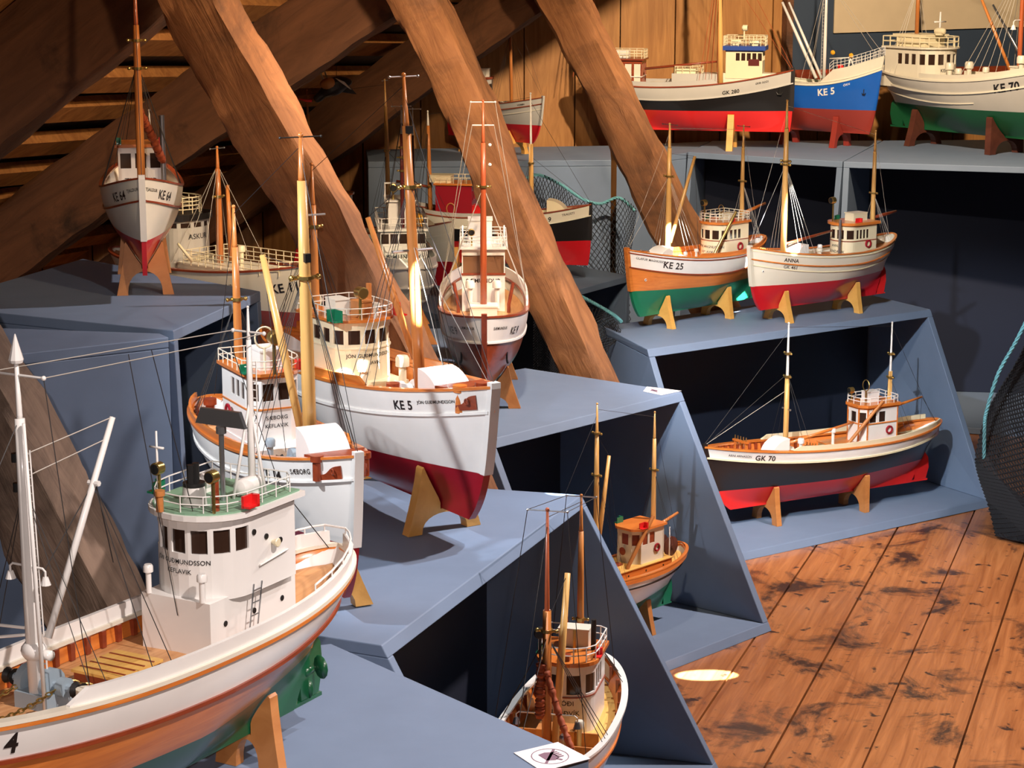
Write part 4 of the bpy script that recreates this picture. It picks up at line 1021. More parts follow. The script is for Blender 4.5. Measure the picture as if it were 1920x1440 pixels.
for k_ in range(3):
    an = 2 * math.pi * k_ / 3 + .4; c_ = Vector((b.xx(0, .25) - .012, .028 * math.cos(an), .05 + .028 * math.sin(an))); mb.ball(c_, .022, 0, 10, (.35, 1, 1)) if False else mb.lathe(c_, [(.002, -.003), (.020, 0), (.002, .003)], 12, rot=Matrix.Rotation(math.pi / 2, 3, 'Y') @ Matrix.Rotation(.35, 3, 'X'))
mb.lathe((b.xx(0, .25) - .012, 0, .05), [(.006, -.015), (.008, .01)], 10, rot=Matrix.Rotation(math.pi / 2, 3, 'Y')); b.P(mb, 'propeller', 'darkgreen', True)
b.cradle(-.25, .0595, .062, .42, .020, 'cradle_wood', foot=.04, where='stern'); b.cradle(.20, .0595, .095, .50, .022, 'cradle_wood', foot=.04)

# --- the two big white boats on the middle plinth
def seiner(label, short, loc, a, L, wl, num, nm, whtext, housecol, roofcol, st, mast1, mast2, text2=None, kw={}, cr='cradle_oak', hoodk={}):
    b = Boat('fishing_boat', label, loc, a, L, B=kw.get('B', .26), D=kw.get('D', .24), Sb=kw.get('Sb', .30), Ss=kw.get('Ss', .27), wl=wl, wlrise=kw.get('wlr', .01), band=.052, bw=.05, rake=kw.get('rake', .04), fore=.05, aftrake=.12, cols=(kw.get('bot', 'darkred'), 'white', 'white'), stem='white', rail='varnish', deck='deck', inner='orangewood', strake='white', stemth=.011)
    b.short = short; b.upper_bulwark(.020, .03, .66, 'varnish'); b.ribs(16, 'mahogany', .06, .95, 'orangewood')
    P0 = .36
    return b
L = .84; loc, a = place((-.071, 3.67, HP + .045), .41, -57, L)
b = seiner('big white model boat KE 5 with dark red bottom and cream wheelhouse', 'big white KE 5 boat', loc, a, L, .10, '', '', '', '', '', 0, 0, 0)
def bow_plates(b, x0=.385, x1=.475, zo=.045):
    for sg in (1, -1):
        mb = MB(); n = 12; vs = []
        for i in range(n + 1):
            X = lerp(x0, x1, i / n); e = i / n; zb = b.zsx(X) - zo; h_ = .012 + .018 * (1 / (1 + math.exp(-12 * (e - .5))))
            for dz in (0, h_): Y = b.hy(X, zb + dz) + .0035; vs.append((X, sg * Y, zb + dz))
        mb.add(vs, [(2 * i, 2 * i + 2, 2 * i + 3, 2 * i + 1) for i in range(n)]); o = b.P(mb, 'anchor_guard', 'mahogany'); md = o.modifiers.new('t', 'SOLIDIFY'); md.thickness = .003
        X = x1 - .018; Z_ = b.zsx(X) - zo + .018; Y = b.hy(X, Z_) + .006
        b.P(MB().tube([(X + .006 * math.cos(t_), sg * Y, Z_ + .006 * math.sin(t_)) for t_ in [2 * math.pi * k / 12 for k in range(12)]], .002, 6, closed=True), 'hawse_ring', 'mahogany')
bow_plates(b, .42, .465); b.both('KE 5', .283, .041, .028, bold=.022); b.both('JÓN GUÐMUNDSSON', .370, .028, .0098)
b.casing(-.27, .02, .15, .035, 'cream', ports=2)
zc = b.zd(-.1) + .035
b.house('round', -.22, -.02, .145, .135, z0=zc, c=.05, nf=5, ns=2, win=(.62, .86), wall='cream', trim='cream', roof='varnish', trims=(.55,), text=('JÓN GUÐMUNDSSON', 'KEFLAVIK'), ts=.0115, tz=.40, rt=.006)
b.rail(h=.026, mat='offwhite', r=.0013); b.fit('sidelights', -.035, .075, b.top, 1.5); b.fit('searchlight', -.03, -.02, b.top, 1.4, h=.035, lens='brass'); b.fit('pipe', -.08, .03, b.top, 1, 'mast_wood', h=.07)
b.fit('raft', -.06, 0, b.top, 1.2, 'cradle_wood', d=(.03, .03, .03)); b.fit('raft', -.12, -.03, b.top, 1.2, 'offwhite', d=(.04, .03, .03)); b.fit('raft', -.13, .03, b.top, 1, 'offwhite', d=(.04, .03, .02)); b.fit('bollard', -.03, .02, b.top, .8, 'offwhite')
for sg in (1, -1): b.fit('vent', .035, sg * .05, b.zd(0) + .0, 1.5, 'cream')
b.fit('winch', .16, 0, None, 1.1, 'white'); b.fit('winch', .12, .05, None, .9, 'white'); b.fit('hood', .31, 0, None, 1, 'white', w=.085, h=.085, l=.10); b.fit('bollard', .42, .02, None, 1.4, 'mahogany'); b.fit('bollard', .42, -.035, None, 1.4, 'varnish'); b.fit('bollard', .2, -.07, None, 1.4, 'mahogany')
b.P(MB().prism([(.36, -.06), (.46, -.02), (.46, .02), (.36, .06)], b.zsx(.41) - .004, b.zsx(.41) + .002), 'bow_deck', 'mahogany')
qf = b.mast(.20, .72, .0125, .085, 'mast_wood', 'mast_wood', tipf=.84, cross=.985, crossw=.035, collars=(.66,)); qm = b.mast(-.28, .50, .0105, .02, 'mast_wood', 'mast_wood', tipf=.8, collars=(.7,))
b.P(MB().tube([qf(.47) + Vector((0, -.05, 0)), qf(.47) + Vector((0, .05, 0))], .003, 6), 'light_bar', 'steel')
b.spar((.175, -.0, b.zd(.2) + .10), (.055, -.045, b.zd(.2) + .40), .008, 'mast_wood', 'derrick')
b.wire(qf(.68), (.055, -.045, b.zd(.2) + .40)); b.P(MB().box(qf(.83) + Vector((.012, 0, 0)), (.012, .012, .016)), 'mast_lamp', 'iron')
rig(b, qf, qm, .67, .70, 4, 'line_dark', r=.0008); b.wire(qf(.5), (.40, .05, b.zsx(.4)), 'line_light'); b.wire(qf(.5), (.40, -.05, b.zsx(.4)), 'line_light')
b.cradle(.285, .0535, .092, .50, .026, 'cradle_oak', foot=.035); b.cradle(-.2, .0535, .092, .50, .026, 'cradle_oak', foot=.035, where='stern'); b.rudder('darkred')

L = .685; loc, a = place((-.256, 3.205, HP + .045), .43, -63, L)
b = seiner('big white model boat with plum red bottom and wide open orange bulwarks', 'white boat with the plum red bottom', loc, a, L, .125, '', '', '', '', '', 0, 0, 0, kw=dict(B=.275, D=.275, Sb=.35, Ss=.295, bot='darkred', rake=.03))
bow_plates(b, .40, .462, .050); b.both('KE 14', .235, .050, .034, bold=.022); b.both('SÆBORG', .345, .034, .0165)
b.casing(-.22, .06, .14, .05, 'white', ports=2)
zc = b.zd(-.05) + .05
b.house('poly', -.21, -.01, .135, .165, z0=zc, c=.03, nf=4, ns=3, win=(.62, .88), wall='white', trim='varnish', roof='varnish', trims=(.50, .97), text=('SÆBORG', 'KEFLAVIK'), ts=.0135, tz=.34, rt=.008)
b.rail(h=.030, mat='offwhite', r=.0015); b.fit('sidelights', -.03, .065, b.top, 1.2); b.fit('searchlight', .01, -.01, b.top, 1.7, h=.045, lens='brass'); b.fit('loop', -.03, -.02, b.top, 2.0, 'cream'); b.fit('raft', -.08, 0, b.top, 1.6, 'white', d=(.05, .035, .03))
b.fit('pipe', -.02, .03, b.top, 1.2, 'brightred', h=.03)
for sg in (1, -1): b.fit('lifebuoy', -.14, .076, zc + .06, 1.2, side=sg); b.fit('vent', .075, sg * .05, None, 1.2, 'bluegrey')
b.fit('winch', .17, 0, None, 1.2, 'bluegrey'); b.fit('hatch', .105, -.0, None, .7, 'cradle_wood'); b.fit('hood', .30, .0, None, 1, 'white', w=.10, h=.11, l=.11); b.fit('bollard', .40, -.06, None, 1.4, 'mahogany'); b.fit('bollard', .43, .045, None, 1.3, 'mahogany'); b.fit('bollard', -.42, -.03, None, 1.6, 'mahogany'); b.fit('bollard', -.40, .04, None, 1.6, 'mahogany')
b.P(MB().prism([(.36, -.075), (.46, -.02), (.46, .02), (.36, .075)], b.zsx(.41) - .004, b.zsx(.41) + .002), 'bow_deck', 'mahogany')
qf = b.mast(.21, .80, .0165, .03, 'mast_pine', 'mast_wood', tipf=.86, cross=.985, crossw=.05, crossmat='iron', collars=(.58,)); qm = b.mast(-.27, .60, .012, .02, 'mast_wood', 'mast_wood', collars=(.6,))
b.P(MB().tube([qf(.76) + Vector((0, -.01, 0)), qf(.76) + Vector((0, .055, 0))], .0025, 6), 'crosstree', 'white'); b.P(MB().box(qf(.64) + Vector((.018, 0, 0)), (.014, .014, .02)), 'mast_lamp', 'iron')
b.spar((.17, -.0, b.zd(.2) + .06), (.04, -.045, b.zd(.2) + .50), .0105, 'mast_pine', 'derrick'); b.wire(qf(.6), (.04, -.045, b.zd(.2) + .50)); b.wire((.04, -.045, b.zd(.2) + .5), (.10, -.02, zc))
rig(b, qf, qm, .60, .6, 4, 'line_dark', r=.0009)
b.cradle(.30, .0625, .11, .45, .03, 'cradle_oak', foot=.045); b.cradle(-.2, .0625, .11, .45, .03, 'cradle_oak', foot=.045, where='stern'); b.rudder('darkred')

# --- KE 64 on the tall plinth at left
L = .62; f0 = onz(272, 515, HT + .055); loc, a = place((f0.x, f0.y, HT + .055), .42, -80, L)
b = Boat('fishing_boat', 'white model boat KE 64 seen bow-on against the roof timbers', loc, a, L, B=.275, D=.235, Sb=.315, Ss=.28, wl=.115, wlrise=.0, band=.07, bw=.05, rake=.03, fore=.03, aftrake=.12, cols=('red', 'offwhite', 'offwhite'), stem='white', rail='mahogany', deck='deck', inner='offwhite', strake='mahogany', stemth=.010, bfull=.9, bex=.74, vee=.72)
b.short = 'white bow-on KE 64 boat'
b.both('KE 64', .385, .056, .040, bold=.018); b.both('TJALDUR', .469, .038, .014)
b.house('box', -.26, -.10, .15, .17, nf=3, ns=2, win=(.58, .88), wall='white', trim='varnish', roof='varnish', rt=.010, text=('TJALDUR',), ts=.026, tz=.28, sidef=(.1, .95))
b.fit('sidelights', -.12, .065, b.top, 1.2); b.fit('pipe', -.06, .075, None, 1.4, 'steel', h=.2); b.fit('bollard', .33, .05, None, 1, 'iron'); b.fit('winch', .1, .0, None, .8, 'iron')
qf = b.mast(.18, .815, .0135, .05, 'mast_wood', 'mast_red', tipf=.70, cross=None, collars=(.53, .64)); qm = b.mast(-.36, .70, .011, .03, 'mast_pine', 'mast_pine', collars=())
b.P(MB().lathe(qf(.99), [(.005, -.006), (.009, .006), (.004, .018)], 10), 'mast_cap', 'cream')
b.knot_net([qf(.36) + Vector((-.02, 0, 0)), (.05, .035, b.zd(.1) + .22), (-.06, .075, b.zd(0) + .12)], .013)
rig(b, qf, qm, .55, .6, 3, 'line_dark', r=.0010)
b.cradle(.27, .089, .092, .46, .03, 'cradle_wood', foot=.036); b.cradle(-.18, .089, .092, .46, .03, 'cradle_wood', foot=.036, where='stern'); b.rudder('red')

# --- KE 9, brown topsides
L = .70; loc, a = place((-.062, 4.665, HP + .04), .42, -89, L)
b = Boat('trawler', 'model boat KE 9 seen bow-on with red-brown hull, white band and teal bottom', loc, a, L, B=.30, D=.245, Sb=.285, Ss=.27, wl=.075, wlrise=-.03, band=.082, bw=.035, vee=.36, bex=.72, rake=.02, fore=.03, aftrake=.12, cols=('teal', 'mahogany', 'white'), stem='mahogany', rail='mahogany', deck='deck', inner='offwhite', strake='white', bfull=1.6, stemth=.009)
b.short = 'brown hulled bow-on KE 9 boat'
b.both('KE 9', .365, .060, .034, bold=.015); b.both('SÆMUNDUR', .452, .040, .012); b.upper_bulwark(.035, .05, .62, 'white')
b.house('box', -.26, -.03, .145, .215, nf=2, ns=3, win=(.62, .9), wall='white', trim='mahogany', roof='white', trims=(.60,), text=('SÆMUNDUR',), ts=.020, tz=.47, rt=.008, gap=.10, sidef=(.1, .95), pane='palepane')
b.P(MB().prism(b.grow(b.foot('box', -.26, -.03, .145), .0015), b.zd(-.1) + .215 * .60, b.zd(-.1) + .215 * .62), 'trim_band', 'mahogany', parent=b.wh)
b.rail(h=.035, mat='white', r=.0015, bars=3); b.rail(z=b.top + .0, h=.02, mat='white', r=.0012, bars=1, inset=.03)
b.fit('raft', -.15, -.01, b.top, 1.6, 'white', d=(.05, .05, .05), name='deck_box'); b.fit('searchlight', -.06, -.04, b.top, 1.2, h=.03)
for sg in (1, -1): b.fit('vent', .01, sg * .045, b.zd(0) + .02, 1.5, 'white'); b.spar((-.05, sg * .07, b.top), (-.05, sg * .07, b.top + .07), .0035, 'white', 'aerial'); b.fit('slantpipe', 0, mat='mahogany', a=(.0, sg * .085, b.zd(0) + .03), b=(-.02, sg * .10, b.zd(0) + .10), sc=1)
b.fit('raft', .07, 0, None, 1.5, 'white', d=(.05, .06, .025), name='deck_box'); b.fit('anchor', .36, z=.13, side=1); b.fit('anchor', .36, z=.13, side=-1)
qf = b.mast(.06, .72, .011, .02, 'mast_red', 'mast_red', tipf=.8, cross=.985, crossw=.04, crossmat='white', collars=(.60,)); b.P(MB().tube([qf(.88) + Vector((0, -.036, 0)), qf(.88) + Vector((0, .036, 0))], .0022, 6), 'crosstree', 'white')
for k_ in (.70, .79): b.P(MB().ball(qf(k_) + Vector((0, .022, 0)), .006), 'mast_lamp', 'white')
for sg in (1, -1):
    for f_, y_, x_ in ((.985, .04, 0.0), (.88, .036, -.05), (.6, .0, .12), (.6, .0, .06), (.6, 0, .02)): b.wire(qf(f_) + Vector((0, sg * y_, 0)), (x_, sg * (b.bs(b.tx(x_, .2)) - .004), b.zsx(x_) + .02), 'line_light', .0010)
b.cradle(.26, .057, .12, .42, .028, 'cradle_wood', foot=.04); b.cradle(-.2, .057, .12, .42, .028, 'cradle_wood', foot=.04, where='stern'); b.rudder('teal')

# --- Frodi, in the open plinth at the bottom
L = .70; sp = onz(1110, 1226, .06 + .17); loc, a = place((sp.x, sp.y, .06), -.5, 257, L)
b = Boat('fishing_boat', 'model boat low at the bottom with name FRÓÐI NJARÐVÍK on its wheelhouse', loc, a, L, B=.30, D=.21, Sb=.27, Ss=.25, wl=.08, band=.05, bw=.055, rake=.04, fore=.05, aftrake=.12, cols=('darkgreen', 'white', 'white'), stem='white', rail='white', deck='deck_yellow', inner='orangewood', strake='orangewood')
b.short = 'boat with the FRÓÐI wheelhouse'
b.ribs(14, 'mahogany', .06, .95, 'orangewood')
b.house('round', -.30, -.11, .145, .185, c=.06, nf=4, ns=3, win=(.58, .86), wall='white', trim='mahogany', roof='varnish', trims=(.54,), text=('FRÓÐI', 'NJARÐVÍK'), ts=.018, tz=.42, rt=.010)
b.rail(h=.04, mat='white', r=.0018); b.fit('sidelights', -.18, .072, b.top, 1.2); b.fit('raft', -.26, 0, b.top, 1.6, 'offwhite', d=(.03, .05, .03)); b.fit('pipe', -.23, .055, b.top, 1.1, 'iron', h=.075); b.fit('pipe', -.20, .01, b.top, .6, 'brass', h=.10); b.fit('raft', -.13, 0, b.top, 1, 'mahogany', d=(.02, .025, .015)); b.fit('searchlight', -.10, -.06, b.top, 1.4, h=.05, mat='iron')
for x_, w_ in ((-.02, .22), (.09, .24), (.2, .2)): b.P(MB().box((x_, 0, b.zd(x_) + .022), (.006, w_, .04)), 'deck_divider', 'cradle_wood')
b.casing(-.06, .0, .10, .05, 'cradle_wood', None); b.fit('hatch', .14, 0, None, 1.2, 'cradle_wood', lid='cradle_wood')
b.fit('vent', -.02, .06, None, 1.2, 'offwhite'); b.fit('vent', .12, .05, None, 1.3, 'steel'); b.fit('vent', .20, .02, None, 1.3, 'offwhite'); b.fit('lamp_arm', .10, 0, b.zd(.1) + .12, 1.3, 'steel', w=.06)
qf = b.mast(.10, .66, .0125, .0, 'mast_wood', 'mast_red', tipf=.55, cross=.985, crossw=.05, crossmat='steel', collars=(.52,)); qm = b.mast(-.33, .58, .010, .0, 'mast_wood', 'mast_wood', cross=.985, crossw=.04, crossmat='steel', collars=(.40,))
b.spar((.10, .02, b.zd(.1) + .03), (.02, .035, b.zd(.1) + .47), .010, 'mast_pine', 'derrick'); b.wire(qf(.55), (.02, .035, b.zd(.1) + .47), 'line_dark', .001)
b.knot_net([(.11, -.012, b.zd(.1) + .26), (.12, -.014, b.zd(.1) + .12)], .0115); b.knot_net([(.11, .0, b.zd(.1) + .24), (.16, .05, b.zd(.1) + .13), (.22, .105, b.zd(.1) + .04)], .0085)
b.spar((-.31, -.03, b.top), (-.33, -.04, b.top + .13), .003, 'brightred', 'flagstaff'); mb = MB().add([(-.33, -.042, b.top + .13), (-.33, -.042, b.top + .06), (-.36, -.05, b.top + .05), (-.37, -.05, b.top + .10)], [(0, 1, 2, 3)]); o = b.P(mb, 'flag', 'red'); o.modifiers.new('t', 'SOLIDIFY').thickness = .0015
rig(b, qf, qm, .5, .4, 3, 'line_dark', r=.001, stay=True); 
for sg in (1, -1): b.wire(qf(.985) + Vector((0, sg * .05, 0)), (.2, sg * .12, b.zsx(.2)), 'line_dark', .001); b.wire(qf(.985) + Vector((0, sg * .05, 0)), qm(.985) + Vector((0, sg * .04, 0)), 'line_dark', .001); b.wire(qm(.985) + Vector((0, sg * .04, 0)), (-.36, sg * .09, b.Ss), 'line_dark', .001)
b.cradle(.2, .0571, .09, .45, .026, 'cradle_wood', foot=.03); b.cradle(-.2, .0571, .09, .45, .026, 'cradle_wood', foot=.03, where='stern'); b.rudder('darkgreen')

# --- small boat in the middle open plinth
L = .52; sp = onz(1278, 1014, .06 + .142); loc, a = place((sp.x, sp.y, .06), -.5, 226, L)
b = Boat('fishing_boat', 'small white and green model boat with varnished rail in the middle open plinth', loc, a, L, B=.30, D=.235, Sb=.29, Ss=.265, wl=.10, band=.045, bw=.035, rake=.04, fore=.05, aftrake=.15, cols=('green', 'white', 'white'), stem='varnish', rail='varnish', deck='deck_yellow', inner='orangewood', strake='black')
b.short = 'small boat in the middle open plinth'
b.P(b.strip(.012, .012, .018, .004), 'wale', 'orangewood'); b.casing(-.33, .02, .17, .05, 'orangewood', 'deck_yellow', ports=3)
zc = b.zd(-.2) + .05
b.house('poly', -.29, -.11, .135, .155, z0=zc, c=.03, nf=3, ns=2, win=(.56, .88), wall='offwhite', trim='mahogany', roof='orangewood', rt=.010, over=.012, pane='mahogany', corner='offwhite')
b.fit('sidelights', -.15, .065, b.top, 1.5); b.fit('slantpipe', 0, mat='cradle_wood', a=(-.05, .07, zc + .01), b=(-.21, .075, zc + .21), sc=1.4)
for sg in (1, -1): b.fit('lifebuoy', -.245, .068, zc + .06, 1.3, side=sg)
b.P(MB().lathe((-.095, .0, zc + .06), [(.001, 0), (.018, .001), (.018, .002)], 14, rot=Matrix.Rotation(math.pi / 2, 3, 'Y')), 'name_plate', 'mahogany', parent=b.wh); b.fit('hatch', -.055, 0, zc, .5, 'mahogany', lid='mahogany')
mb = MB()
for e in (-.02, .02): mb.lathe((-.39, e * 1.4, b.zd(-.39) + .06), [(.006, -.010), (.045, -.004), (.045, .004), (.006, .010)], 18, rot=Matrix.Rotation(math.pi / 2, 3, 'X'))
mb.tube([(-.39, -.04, b.zd(-.39) + .06), (-.39, .04, b.zd(-.39) + .06)], .01, 8); b.P(mb, 'net_drum', 'cradle_dark')
b.spar((-.33, .07, b.zd(-.3)), (-.33, .07, b.zd(-.3) + .18), .003, 'white', 'davit'); b.spar((-.30, 0, zc + .12), (-.47, 0, zc + .16), .008, 'mast_wood', 'mizzen_boom')
qf = b.mast(.08, .80, .0125, .0, 'mast_pine', 'mast_pine', collars=(.60, .83)); qm = b.mast(-.30, .70, .0115, .0, 'mast_pine', 'mast_pine', collars=(.62,))
b.spar((.08, .0, b.zd(.1) + .08), (.0, .0, b.zd(.1) + .55), .010, 'mast_pine', 'derrick'); b.wire(qf(.82), (.0, 0, b.zd(.1) + .55)); b.wire((.0, 0, b.zd(.1) + .5), (-.04, .05, b.zd(0) + .02)); b.wire((.0, 0, b.zd(.1) + .5), (-.04, -.02, b.zd(0) + .02))
rig(b, qf, qm, .6, .62, 2, 'line_dark', r=.0009); b.rudder('green'); b.cradle(.2, .0769, .10, .42, .026, 'cradle_wood', foot=.03); b.cradle(-.2, .0769, .10, .42, .026, 'cradle_wood', foot=.03, where='stern')

# --- back row right: GK 280, KE 5 blue, KE 70
L = .74; loc, a = place((.955, 7.38, HB + .062), .485, -12, L)
b = Boat('trawler', 'model boat GK 280 with black topsides and bright red bottom on back row', loc, a, L, B=.24, D=.205, Sb=.285, Ss=.24, wl=.098, wlrise=.0, band=.058, bw=.03, rake=.0, fore=.012, aftrake=.12, cols=('brightred', 'black', 'greywhite'), stem='black', rail='mahogany', deck='deck', inner='offwhite', strake='greywhite')
b.short = 'black and red GK 280 boat'
b.both('GK 280', .22, .050, .024, bold=.02); b.both('GEIR GODI', .36, .026, .012); b.upper_bulwark(.022, .03, .66, 'greywhite')
z0 = b.zd(-.2)
b.house('box', -.37, -.20, .14, .15, z0=z0, nf=3, ns=4, win=(.12, .9), wall='mahogany', trim='white', roof='mahogany', trims=(.5,), pane='offwhite', sidef=(.0, 1), gap=.25); b.rail(h=.04, mat='cream', r=.0018, bars=3); b.fit('raft', -.30, 0, b.top, 1.2, 'white', d=(.05, .05, .03))
b.casing(-.06, .17, .13, .085, 'greywhite', name='deck_house'); b.rail(z=z0 + .09, h=.035, poly=b.foot('box', -.05, .08, .12), mat='cream', r=.0018); b.casing(-.04, .05, .10, .11, 'cream', name='vent_casing')
b.casing(.17, .42, .11, .06, 'offwhite', name='deck_house', kind='round', c=.08)
b.house('box', .19, .36, .115, .125, z0=b.zd(.2) + .055, nf=4, ns=5, win=(.62, .9), wall='cream', trim='royal', roof='royal', trims=(.97,), sidef=(.25, 1), rt=.020, over=.014)
b.P(MB().box((.32, -.0585, b.top - .075), (.05, .002, .03)), 'name_plate', 'maroon', parent=b.wh); b.rail(h=.045, mat='cream', r=.0018, bars=3)
b.fit('searchlight', .27, -.03, b.top, 1.4, h=.05, mat='cream'); b.fit('canister', .32, -.02, b.top, 1.0, 'cream'); b.fit('canister', .23, .0, b.top, 1.0, 'cream')
b.P(MB().tube([(-.19, -.075, z0 + .045), (-.15, -.075, z0 + .035), (-.10, -.075, z0 + .035), (-.07, -.075, z0 + .045)], [.004, .02, .02, .004], 8), 'lifeboat', 'offwhite', True)
qf = b.mast(.17, .80, .013, .03, 'mast_pine', 'mast_pine', collars=(.6,), z0=b.zd(.17), y=-.07); qm = b.mast(-.44, .70, .012, .02, 'mast_red', 'mast_wood', collars=(.6,))
b.spar((-.19, -.03, z0 + .11), (.15, -.07, z0 + .15), .006, 'mahogany', 'boom')
rig(b, qf, qm, .75, .75, 4, 'mast_red', r=.001); b.fit('anchor', .44, z=.19, side=-1); b.fit('anchor', .44, z=.19, side=1)
b.cradle(.22, .0838, .12, .5, .03, 'cradle_oak', foot=.04); b.cradle(-.2, .0838, .12, .5, .03, 'cradle_oak', foot=.04, where='stern')

L = .52; loc, a = place((1.262, 7.41, HB + .05), .47, -38, L)
b = Boat('trawler', 'bright blue model boat KE 5 with white forecastle on back row', loc, a, L, B=.28, D=.33, Sb=.445, Ss=.37, wl=.160, band=.014, bw=.02, rake=.06, fore=.02, aftrake=.1, vee=.55, cols=('oxide', 'blue', 'offwhite'), stem=None, rail='offwhite', deck='palegreen', inner='offwhite', strake='offwhite', sheerx=.5, bfull=.9)
b.short = 'bright blue KE 5 boat'
b.P(MB(), 'waterline_stripe', 'white') if False else None
b.P(b.strip(lambda_ if False else .0, .006, .004) if False else b.strip(.16, .004, .005, .002, .3, .985), 'white_stripe', 'white') if False else None
b.both('KE 5', .15, .085, .062, mat='white', bold=.03); b.both('ÖRN', .29, .050, .020, mat='white')
mb = MB(); ts_ = [.60 + .4 * i / 16 for i in range(17)]
vs_ = []
for i, t in enumerate(ts_):
    h_ = .08 * min(1, i / 4); z_ = b.zs(t); x_ = b.xx(t, 1)
    for y_ in (1, -1): vs_ += [(x_, y_ * max(.004, b.bs(t) - .002), z_), (x_ + .012 * i / 16, y_ * max(.006, b.bs(t) + .004), z_ + h_)]
mb.add(vs_, [(4 * i, 4 * i + 4, 4 * i + 5, 4 * i + 1) for i in range(16)] + [(4 * i + 2, 4 * i + 3, 4 * i + 7, 4 * i + 6) for i in range(16)] + [(4 * i + 1, 4 * i + 5, 4 * i + 7, 4 * i + 3) for i in range(16)] + [(0, 1, 3, 2)])
b.P(mb, 'forecastle', 'offwhite')
mb = MB(); pr = [(v[0], v[1], v[2]) for v in vs_]
for y_ in (1, 3):
    P_ = [Vector(vs_[4 * i + y_]) for i in range(3, 17)]
    for hh in (.02, .04, .06): mb.tube([p + Vector((0, 0, hh)) for p in P_], .0016, 5)
    for p in P_: mb.tube([p, p + Vector((0, 0, .06))], .0016, 5)
b.P(mb, 'bow_railing', 'white')
qf = b.mast(.06, .80, .012, 0, 'white', 'white', collars=(), z0=b.zsx(.1)); b.fit('ladder', 0, a=(.042, 0, b.zsx(.1)), b=(.046, 0, b.zsx(.1) + .62), w=(0, .014, 0), n=26, mat='white')
b.spar((.0, .0, b.zsx(.1) + .02), (-.28, .0, b.zsx(.1) + .52), .012, 'white', 'derrick'); b.spar((.03, .02, b.zsx(.1) + .02), (-.24, .02, b.zsx(.1) + .52), .010, 'white', 'derrick')
b.spar((.22, .03, b.zsx(.2) + .05), (.24, .03, b.zsx(.2) + .15), .005, 'white', 'gantry_post'); b.spar((.10, .0, b.zsx(.2) + .14), (.24, .03, b.zsx(.2) + .15), .004, 'white', 'gantry_arm'); b.spar((.24, .03, b.zsx(.2) + .15), (.29, .03, b.zsx(.2) + .04), .004, 'white', 'gantry_post')
for x_, z_ in ((.25, .165), (.11, .18), (.18, .06), (.05, .05)): b.P(MB().ball((x_, .02, b.zsx(.2) + z_), .016, 0, 8, (1.1, .6, 1)), 'buoy', 'yellow' if z_ != .05 else 'brightred')
b.fit('winch', .18, 0, b.zsx(.2) + .06, .9, 'brightred')
for p_ in ((.49, 0, b.Sb + .10), (.4, .05, b.Sb + .1), (.0, -.1, b.zsx(0) + .02), (-.06, -.1, b.zsx(0) + .02), (-.1, .1, b.zsx(0) + .02)): b.wire(qf(.85), p_, 'line_light', .0012)
b.fit('anchor', .395, z=.28, side=-1); b.fit('anchor', .395, z=.28, side=1)
b.P(b.strip(.0, .0, .0), 'x', 'white') if False else None
b.cradle(.20, .0962, .12, .42, .04, 'oxide', foot=.04); b.cradle(-.2, .0962, .12, .42, .04, 'oxide', foot=.04, where='stern')

L = .98; loc, a = place((1.385, 7.66, HB + .055), -.40, -54, L)
b = Boat('trawler', 'large white model boat KE 70 with dark green bottom on back row', loc, a, L, B=.25, D=.185, Sb=.29, Ss=.215, wl=.095, wlrise=.005, band=.040, bw=.03, rake=.06, fore=.08, aftrake=.14, cols=('darkgreen', 'greywhite', 'greywhite'), stem='greywhite', rail='offwhite', deck='deck', inner='offwhite', strake='offwhite')
b.short = 'white and green KE 70 boat'
b.P(b.strip(.075, .005, .004,   .003, .0, .55), 'moulding', 'offwhite'); b.upper_bulwark(.02, .3, .99, 'offwhite')
b.both('KE 70', .19, .046, .040, bold=.03)
b.casing(-.42, -.02, .17, .03, 'offwhite')
b.house('round', -.40, -.17, .17, .10, z0=b.zd(-.3) + .03, c=.07, nf=7, ns=3, win=(.45, .82), wall='offwhite', trim='offwhite', roof='offwhite', text=('KEFLAVIK',), ts=.016, tz=.2, rt=.006, gap=.35); b.rail(h=.035, mat='cream', r=.002, bars=2)
b.house('box', -.38, -.24, .10, .035, z0=b.top, nf=0, ns=0, windows=False, wall='cream', roof='cream', name='upper_bridge'); 
for sg in (1, -1): b.fit('vent', -.12, sg * .05, None, 1.5, 'offwhite'); b.fit('vent', -.06, sg * .07, None, 1.2, 'offwhite')
b.fit('canister', -.20, -.02, b.top, .9, 'cream'); b.spar((-.22, 0, b.top), (-.22, 0, b.top + .08), .004, 'white', 'aerial'); b.spar((-.22, -.03, b.top + .045), (-.22, .03, b.top + .045), .003, 'white', 'aerial_arm')
qm = b.mast(-.33, .36, .0075, 0, 'mast_wood', 'white', tipf=.55, z0=b.top, collars=(.5,), name='mizzen_mast'); qf = b.mast(.15, .52, .0085, 0, 'mast_red', 'mast_red', collars=(.7,)); b.fit('lamp_arm', .15, 0, b.zd(.15) + .22, 1.3, 'white', w=.03)
b.spar((.13, .0, b.zd(.1) + .03), (-.0, -.05, b.zd(.1) + .32), .006, 'mast_wood', 'derrick'); b.spar((.18, .03, b.zd(.1) + .05), (.02, .0, b.zd(.1) + .28), .005, 'steel', 'derrick')
b.fit('vent', .22, -.07, None, 1.6, 'offwhite'); b.fit('raft', .2, 0, b.zd(.2) + .03, 1.6, 'offwhite', d=(.06, .06, .02), name='deck_box')
rig(b, qf, None, .8, .7, 5, 'line_light', r=.0010, sp=.04); b.shrouds(qm, .5, 3, .03, 'line_light', dx=-.01, r=.001); b.wire(qf(.9), qm(.9), 'line_light', .001)
